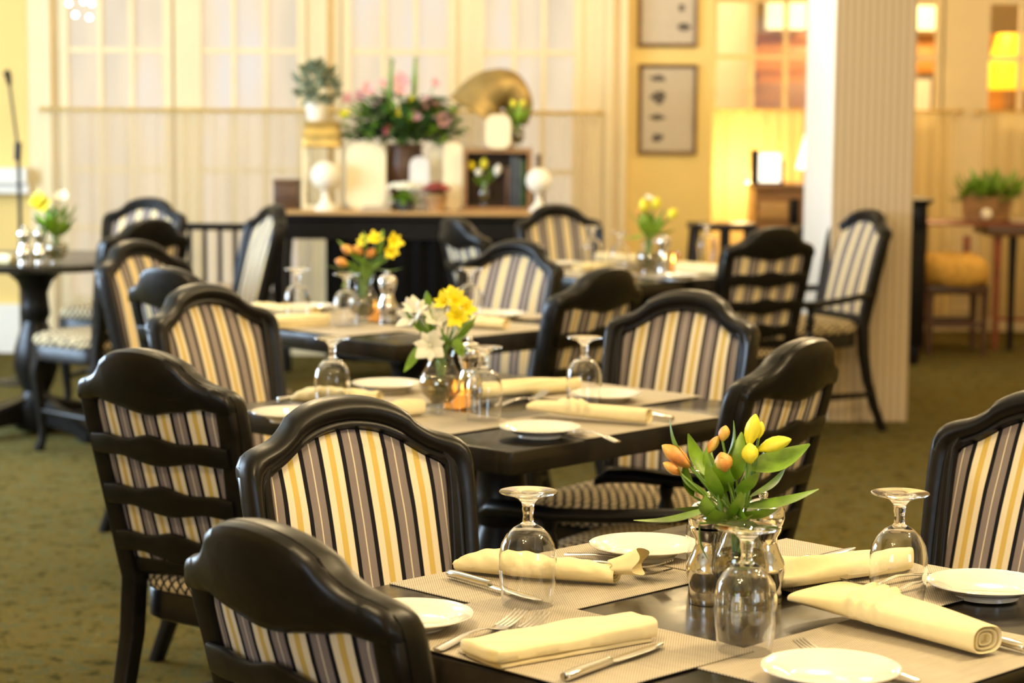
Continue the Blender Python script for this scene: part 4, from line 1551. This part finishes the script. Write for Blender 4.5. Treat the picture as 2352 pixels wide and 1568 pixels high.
# smooth spline through the points
sp, rd = [], []
rads = [.014, .045, .078, .092, .102, .12, .15]
for i in range(len(pts) - 1):
    p0, p1, p2, p3 = pts[max(0, i - 1)], pts[i], pts[i + 1], pts[min(len(pts) - 1, i + 2)]
    for k in range(6):
        t_ = k / 6
        sp.append(.5 * ((2 * p1) + (p2 - p0) * t_ + (2 * p0 - 5 * p1 + 4 * p2 - p3) * t_ ** 2 + (3 * p1 - p0 - 3 * p2 + p3) * t_ ** 3))
        rd.append(rads[i] + (rads[i + 1] - rads[i]) * t_)
sp.append(pts[-1])
rd.append(.160)
mb.tube(sp, rd, 32, False)
mb.tube(sp, [q * .96 for q in rd], 32, False)
mb.build('horn', M['brass'], gm, 60)
MB().lathe([(.001, 0), (.05, 0), (.05, .012), (.02, .02), (.014, .05), (.001, .05)], 20, (pts[0].x, .02, 0)).build('horn_stand', M['bronze'], gm)
bz = board('small cream board with rounded corners before the gramophone horn', 1115, 1172, 262, 340, -.115, 'parchment', z=ctz + .001, clip=.32)
q = ontop(1187, -.05)
dup(vs, (q[0], q[1], ctz + .001), 0, 'small glass vase with greenery on top of the wooden crate')
r = R(1187, 333)
bouquet('greenery with yellow tips on top of the wooden crate beside the brass horn', (q[0], q[1], ctz + .001), 450, .115,
        [(r(1187, 285), r(1165, 232), 16), (r(1187, 285), r(1215, 232), 16), (r(1187, 285), r(1190, 225), 16), (r(1187, 285), r(1210, 262), 16), (r(1187, 285), r(1172, 260), 16), (r(1190, 280), r(1200, 245), 18), (r(1185, 290), r(1178, 240), 18)],
        [('yellow_bud', 'petal_yg', r(1180, 240), r(1174, 222), 6), ('yellow_bud', 'petal_yg', r(1196, 240), r(1200, 222), 6)], [])
x, y, z = ontop(1236, .12)
o = thing('dark_bottle', 'dark brown bottle behind the right white ball urn', 'bottle', (x, y, z))
MB().lathe([(.001, 0), (.035, 0), (.036, .14), (.03, .18), (.012, .21), (.011, .26)], 20, caps=True).build('bottle_body', M['darkoak'], o)
MB().lathe([(.0125, .258), (.0125, .28), (.001, .281)], 16).build('stopper', M['darkoak'], o)


# ------------------------------------------------------------------ pictures on the yellow wall
def picture(label, x0, x1, z0, z1, marks):
    o = thing('framed_print', label, 'picture', ((x0 + x1) / 2, 12.318, (z0 + z1) / 2))
    w, h = (x1 - x0) / 2, (z1 - z0) / 2
    mb = MB()
    b = .022
    prof = [(0, 0), (0, -.018), (.006, -.026), (.016, -.022), (b, -.012), (b, 0)]
    rings = []
    for sx, sz in ((-1, -1), (1, -1), (1, 1), (-1, 1)):
        rings.append([(sx * (w - a), yy, sz * (h - a)) for a, yy in prof])
    mb.loft(rings, close=True)
    mb.build('frame', M['bronze'], o, 30)
    ps = MB().box(-w + b, w - b, -.010, -.004, -h + b, h - b).build('print_sheet', M['print'], o, 0)
    for mx, mz, mw, mh in marks:
        mb = MB()
        n = 18
        ring = [(mx + mw * cos(2 * pi * k / n) * random.uniform(.6, 1.1), mz + mh * sin(2 * pi * k / n) * random.uniform(.55, 1.1)) for k in range(n)]
        mb.loft([[(a, -.0102, c_) for a, c_ in ring], [(a, -.0108, c_) for a, c_ in ring]])
        mb.build('drawing', M['ink'], ps, 0)
    return o


picture('framed print with four small dark drawings in a column on the yellow wall', .687, 1.012, 1.125, 1.62, [(-.055, .17, .05, .022), (-.055, .065, .05, .04), (-.055, -.045, .045, .022), (-.055, -.155, .042, .025)])
picture('upper framed print on the yellow wall, cut by the top edge of the picture', .678, 1.008, 1.712, 2.20, [(.075, -.03, .022, .025), (.09, -.135, .045, .03), (-.05, .1, .04, .03)])

# ------------------------------------------------------------------ microphone stand
p0, p1, p2, p3 = at(46, 500, 11.0), at(42, 345, 11.0), at(22, 195, 11.0), at(12, 165, 11.0)
ms = thing('microphone_stand', 'thin black microphone stand at the far left before the yellow wall', 'microphone stand', (p0.x, 11.0, 0))
L_ = lambda p_: (p_.x - p0.x, 0, p_.z)
MB().tube([(0, 0, .04), L_(p0), L_(p1)], .010).build('lower_pole', M['mic'], ms)
MB().tube([L_(p1), L_(p2)], .007).build('boom', M['mic'], ms)
MB().tube([(L_(p1)[0] - .005, 0, p1.z - .05), (L_(p1)[0], 0, p1.z + .04)], [.018, .018]).build('clamp', M['mic'], ms)
MB().tube([L_(p2), (L_(p3)[0] + .012, 0, p3.z - .01), L_(p3)], [.012, .018, .02]).build('microphone', M['mic'], ms)
MB().lathe([(.001, 0), (.13, 0), (.13, .012), (.03, .03), (.012, .05), (.001, .05)], 28).build('base', M['mic'], ms)

# added glowing globes on wires, standing for bulb reflections in the window glass
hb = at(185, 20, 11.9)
cl = thing('bulb_reflections', 'small glowing globes standing in for bulbs reflected in the top left window', 'reflection', (hb.x, 11.9, 3.0))
MB().lathe([(.001, 0), (.05, 0), (.05, -.02), (.001, -.03)], 20).build('glint_hanger', M['brass'], cl)
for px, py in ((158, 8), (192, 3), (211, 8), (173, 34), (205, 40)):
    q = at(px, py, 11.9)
    wv = MB().tube([(0, 0, -.02), (q.x - hb.x, 0, q.z - 3.0 + .03)], .0012, 6).build('glint_wire', M['gold'], cl)
    MB().sphere((q.x - hb.x, 0, q.z - 3.0), .012, 16, 12).build('bulb_glint', M['bulb_glint'], cl, 80)

# slatted black settee behind the third table
a0, a1 = at(438, 512, 11.0), at(572, 512, 11.0)
bn = thing('slatted_bench', 'black slat-backed bench before the sheer curtain, left of the pale chair', 'bench', ((a0.x + a1.x) / 2, 11.0, 0))
hw = (a1.x - a0.x) / 2 + .12
mb = MB().rbox(-hw, hw, -.015, .015, a0.z - .035, a0.z, .006)
mb.build('top_rail', M['blackpaint'], bn, 40)
for k in range(7):
    xx = -hw + .04 + k * (2 * hw - .08) / 6
    MB().rbox(xx - .011, xx + .011, -.010, .010, .50, a0.z - .03, .003).build('slat', M['blackpaint'], bn, 40)
MB().rbox(-hw, hw, -.42, .02, .42, .47, .008).build('seat', M['blackpaint'], bn, 40)
MB().rbox(-hw + .01, hw - .01, -.41, -.02, .471, .51, .015).build('seat_cushion', M['linen'], bn, 40)
for sx in (-1, 1):
    for yy in (-.38, 0):
        MB().rbox(sx * (hw - .03) - .02, sx * (hw - .03) + .02, yy - .02, yy + .02, 0, .42, .004).build('leg', M['blackpaint'], bn, 40)

# ------------------------------------------------------------------ right side: desk, lamp, stand
DY = 12.75
a0, a1 = at(1735, 430, DY), at(1850, 430, DY)
dk = thing('writing_desk', 'brown wooden desk left of the pillar under the white lamp', 'desk', (1.70, DY + .2, 0))
x0 = a0.x - 1.70
tz = .945
MB().rbox(x0 - .015, .42, -.22, .22, tz - .03, tz, .005).build('desk_top', M['oak'], dk, 40)
MB().box(x0, .40, -.20, .20, .08, tz - .03).build('desk_body', M['oak'], dk, 0)
MB().rbox(x0 + .02, x0 + .19, -.215, -.20, tz - .20, tz - .10, .004).build('drawer', M['lightoak'], dk, 40)
MB().rbox(x0 + .20, x0 + .25, -.225, -.20, tz - .26, tz - .08, .004).build('side_post', M['blackpaint'], dk, 40)
for xx in (x0 + .03, .37):
    MB().box(xx - .03, xx + .03, -.19, .19, 0, .08).build('foot', M['oak'], dk, 0)
sh0, sh1 = at(1838, 388, 12.95), at(1838, 272, 12.95)
lp = thing('desk_lamp', 'desk lamp with a glowing white cone shade half hidden by the pillar', 'lamp', (1.80, 12.95, tz))
MB().lathe([(.001, 0), (.07, 0), (.07, .015), (.03, .03), (.015, .07), (.015, sh0.z - tz)], 24).build('lamp_base', M['brass'], lp)
MB().lathe([(.155, sh0.z - tz - .0), (.085, sh1.z - tz)], 32).build('lamp_shade', M['shade'], lp, 80)
q0, q1 = at(1742, 414, 12.8), at(1792, 352, 12.8)
lt = thing('lit_panel', 'bright white glowing panel in a black frame on the desk', 'lantern', ((q0.x + q1.x) / 2, 12.8, tz))
w = (q1.x - q0.x) / 2
h0, h1 = .012, q1.z - tz
MB().box(-w, w, -.03, .03, h0, h1).build('glowing_panel', M['shade'], lt, 0)
MB().rbox(-w - .045, -w - .003, -.04, .04, 0, h1 + .02, .004).rbox(w + .003, w + .02, -.04, .04, 0, h1 * .8, .004).box(-w - .045, w + .02, -.04, .04, 0, h0 - .001).build('frame', M['blackpaint'], lt, 40)

a0, a1 = at(1582, 512, 11.2), at(1735, 522, 11.2)
tw = (a1.x - a0.x) / 2
tzs = a0.z
ts = thing('tray_stand', 'small black folding stand before the glowing curtain, behind the candle table', 'stand', ((a0.x + a1.x) / 2, 11.2, 0))
MB().rbox(-tw, tw, -.14, .14, tzs - .03, tzs, .005).build('stand_top', M['blackpaint'], ts, 40)
for sx in (-1, 1):
    for sy in (-1, 1):
        MB().loft([sqring((sx * (tw - .03 + e), sy * (.11 + e), zz), .035, .035, .2) for zz, e in ((0, .06 if sx < 0 else 0), (tzs - .03, 0))]).build('leg', M['blackpaint'], ts, 40)
MB().box(-.02, .03, -.12, -.09, .05, tzs - .03).build('centre_leg', M['blackpaint'], ts, 0)
MB().box(-tw + .03, tw - .03, -.015, .015, .25, .28).build('stretcher', M['blackpaint'], ts, 0)

# tall black cabinet end behind the pillar
a0 = at(2128, 600, 12.0)
kb = thing('black_cabinet', 'tall black cabinet end showing right of the pillar', 'cabinet', (a0.x - .35, 12.2, 0))
ctop = at(2128, 458, 12.0).z
MB().rbox(-.35, .35, -.2, .2, .10, ctop - .16, .006).build('cabinet_body', M['blackpaint'], kb, 40)
MB().rbox(.25, .35, -.2, .2, ctop - .165, ctop - .03, .006).build('end_post', M['blackpaint'], kb, 40)
MB().loft([[(xx + s_ * e, yy + t_ * e, zz) for xx, yy, s_, t_ in ((.24, -.21, 0, -1), (.355, -.21, 1, -1), (.355, .21, 1, 1), (.24, .21, 0, 1))] for zz, e in ((ctop - .03, 0), (ctop - .01, .02), (ctop, .028))]).build('cornice', M['blackpaint'], kb, 30)
for sx in (-.3, .30):
    for sy in (-.16, .16):
        MB().loft([sqring((sx, sy, zz), w_, w_, .3) for zz, w_ in ((0, .045), (.06, .06), (.11, .05))]).build('foot', M['blackpaint'], kb, 40)

# mahogany table with fern basket
TY = 12.75
l0 = at(2130, 534, TY)
mt = thing('side_table', 'red mahogany table under the fern basket at the right edge', 'table', (3.0, TY, 0))
zt = .735
MB().rbox(l0.x - 3.0, .75, -.02, .40, zt - .018, zt, .004).build('table_top', M['red'], mt, 40)
MB().rbox(-.28, .75, -.05, .36, zt - .075, zt - .019, .004).build('apron', M['darkoak'], mt, 40)
for px, mk in ((2290, 'red'), (2325, 'blackpaint')):
    q = at(px, 600, TY)
    MB().loft([sqring((q.x - 3.0, 0, zz), w_, w_, .2) for zz, w_ in ((0, .03), (.3, .036), (zt - .075, .045))]).build('leg', M[mk], mt, 40)
MB().loft([sqring((.7, .3, zz), w_, w_, .2) for zz, w_ in ((0, .03), (zt - .075, .045))]).build('leg', M['red'], mt, 40)
MB().loft([sqring((l0.x - 3.0 + .05, .36, zz), w_, w_, .2) for zz, w_ in ((0, .03), (zt - .018, .04))]).build('leg', M['red'], mt, 40)
MB().box(-.2, .7, -.01, .01, .17, .19).build('stretcher', M['red'], mt, 0)
MB().rbox(2265 and -.13, .74, -.01, .34, zt + .0005, zt + .012, .004).build('runner', M['linen'], mt, 40)

q0, q1 = at(2210, 518, TY + .16), at(2318, 518, TY + .16)
bs = thing('planter_box', 'brown wooden planter full of green ferns on the mahogany table', 'planter', ((q0.x + q1.x) / 2, TY + .16, zt + .013))
bw_ = (q1.x - q0.x) / 2
MB().loft([sqring((0, 0, zz), 2 * bw_ * k, .16 * k, .15) for zz, k in ((0, .88), (.13, 1.0))]).build('box', M['oak'], bs, 40)
fo = MB()
for k in range(150):
    a = random.uniform(0, 2 * pi)
    A = Vector((random.uniform(-bw_, bw_), random.uniform(-.06, .06), .11))
    d = Vector((cos(a) * .11, sin(a) * .10, random.uniform(.0, .17)))
    fo.leaf(A + d * .35, A + d * 1.15, random.uniform(.02, .04), -.2)
fo.build('ferns', M['leaf'], bs, 60)
qq = at(2266, 497, TY + .03)
wb = MB().sphere((0, 0, .034), .034, 18, 12).build('ball_ornament', M['stone'], None, 80, (qq.x, TY + .03, zt + .0125))
tag(wb, 'small white ball before the fern planter on the mahogany table', 'ornament')
qq = at(2400, 500, TY + .12)
p2_ = thing('potted_fern', 'dark fern just entering at the right edge beside the planter', 'plant', (qq.x, TY + .12, zt + .013))
MB().lathe([(.001, 0), (.06, 0), (.075, .10), (.07, .10), (.001, .09)], 20).build('pot', M['terracotta'], p2_, 50)
fo = MB()
for k in range(60):
    a = random.uniform(0, 2 * pi)
    d = Vector((cos(a) * .10, sin(a) * .10, random.uniform(.03, .2)))
    fo.leaf(Vector((0, 0, .09)) + d * .3, Vector((0, 0, .09)) + d, .025, -.2)
fo.build('foliage', M['darkleaf'], p2_, 60)

# chair with gold cushion
q0, q1 = at(2125, 640, 12.45), at(2275, 640, 12.45)
cx_ = (q0.x + q1.x) / 2
gc = thing('cushioned_stool', 'mahogany stool with a golden tufted cushion beside the black cabinet', 'stool', (cx_, 12.6, 0))
hw = (q1.x - q0.x) / 2
zs = at(2200, 655, 12.45).z
rg = []
for sc, zz in ((.9, zs), (1, zs + .02), (1.02, zs + .07), (1.0, zs + .11), (.9, zs + .145), (.6, zs + .165), (.1, zs + .155)):
    rg.append([(math.copysign(abs(cos(q)) ** .5, cos(q)) * hw * sc * (1 + .03 * sin(7 * q)), math.copysign(abs(sin(q)) ** .5, sin(q)) * .2 * sc, zz + .008 * sin(5 * q)) for q in [2 * pi * k / 40 for k in range(40)]])
MB().loft(rg).build('cushion', M['cushion'], gc, 60)
MB().rbox(-hw * .95, hw * .95, -.18, .18, zs - .05, zs, .006).build('seat_rail', M['darkoak'], gc, 40)
for sx in (-1, 1):
    for sy in (-1, 1):
        MB().loft([sqring((sx * (hw - .03), sy * .15, zz), w_, w_, .2) for zz, w_ in ((0, .03), (zs - .05, .042))]).build('leg', M['darkoak'], gc, 40)
    MB().box(-hw + .03, hw - .03, sx * .15 - .01, sx * .15 + .01, .16, .19).build('stretcher', M['darkoak'], gc, 0)
MB().rbox(hw - .10, hw - .06, .12, .16, zs, zs + .26, .005).build('back_post', M['red'], gc, 40)

# ------------------------------------------------------------------ bar room seen through the partition windows
HY = 16.0
a0 = at(1738, 200, HY)
zt2 = at(2120, 78, HY).z
hu = thing('bar_cabinet', 'orange wooden bar cabinet seen through the interior windows', 'cabinet', (a0.x + 1.0, HY + .2, 0))
MB().rbox(-1.0, 2.3, -.2, .2, 0, zt2 - .05, .006).build('cabinet_body', M['orange'], hu, 40)
MB().rbox(-1.03, 2.33, -.23, .23, zt2 - .05, zt2, .006).build('cornice', M['orange'], hu, 40)
for k in range(5):
    xx = -.85 + k * .62
    MB().rbox(xx - .24, xx + .24, -.215, -.2, .95, zt2 - .35, .006).build('door', M['oak'], hu, 40)
    MB().rbox(xx - .24, xx + .24, -.215, -.2, zt2 - .28, zt2 - .10, .006).build('upper_door', M['orange'], hu, 40)
for px0, px1, y0, y1, lb in ((1760, 1850, -30, 58, 'glowing cream wall lamp box seen through the window left of the pillar'), (2096, 2150, 14, 72, 'glowing cream wall lamp box seen through the narrow window right of the pillar')):
    q0, q1 = at(px0, y1, 15.9), at(px1, y0, 15.9)
    o = thing('box_lamp', lb, 'lamp', ((q0.x + q1.x) / 2, 15.9, zt2 + .001))
    w = (q1.x - q0.x) / 2
    MB().rbox(-w, w, -.08, .08, .02, q1.z - zt2, .01).build('lamp_shade', M['lit'], o, 40)
    MB().box(-w * .6, w * .6, -.05, .05, 0, .02).build('lamp_base', M['brass'], o, 0)
q0, q1 = at(2268, 205, 15.0), at(2335, 78, 15.0)
al = thing('amber_lamp', 'amber glass lamp glowing yellow in the window at the right edge', 'lamp', ((q0.x + q1.x) / 2 + .1, 15.0, 0))
w = (q1.x - q0.x) / 2 + .1
MB().lathe([(w, q0.z), (w * .95, (q0.z + q1.z) / 2), (w * .7, q1.z)], 28).build('lamp_shade', M['amber'], al, 80)
MB().lathe([(.001, 0), (.16, 0), (.16, .02), (.03, .05), (.02, q0.z)], 20).build('lamp_stand', M['brass'], al)
q0, q1 = at(2098, 250, 15.9), at(2142, 185, 15.9)
pf = thing('framed_card', 'small pale framed card seen through the narrow window right of the pillar', 'picture', ((q0.x + q1.x) / 2, 15.955, q0.z - .05))
w = (q1.x - q0.x) / 2
MB().rbox(-w - .02, w + .02, 0, .02, 0, q1.z - q0.z + .09, .004).build('frame', M['navy'], pf, 40)
MB().box(-w, w, -.003, 0, .04, q1.z - q0.z + .06).build('card', M['greyboard'], pf, 0)
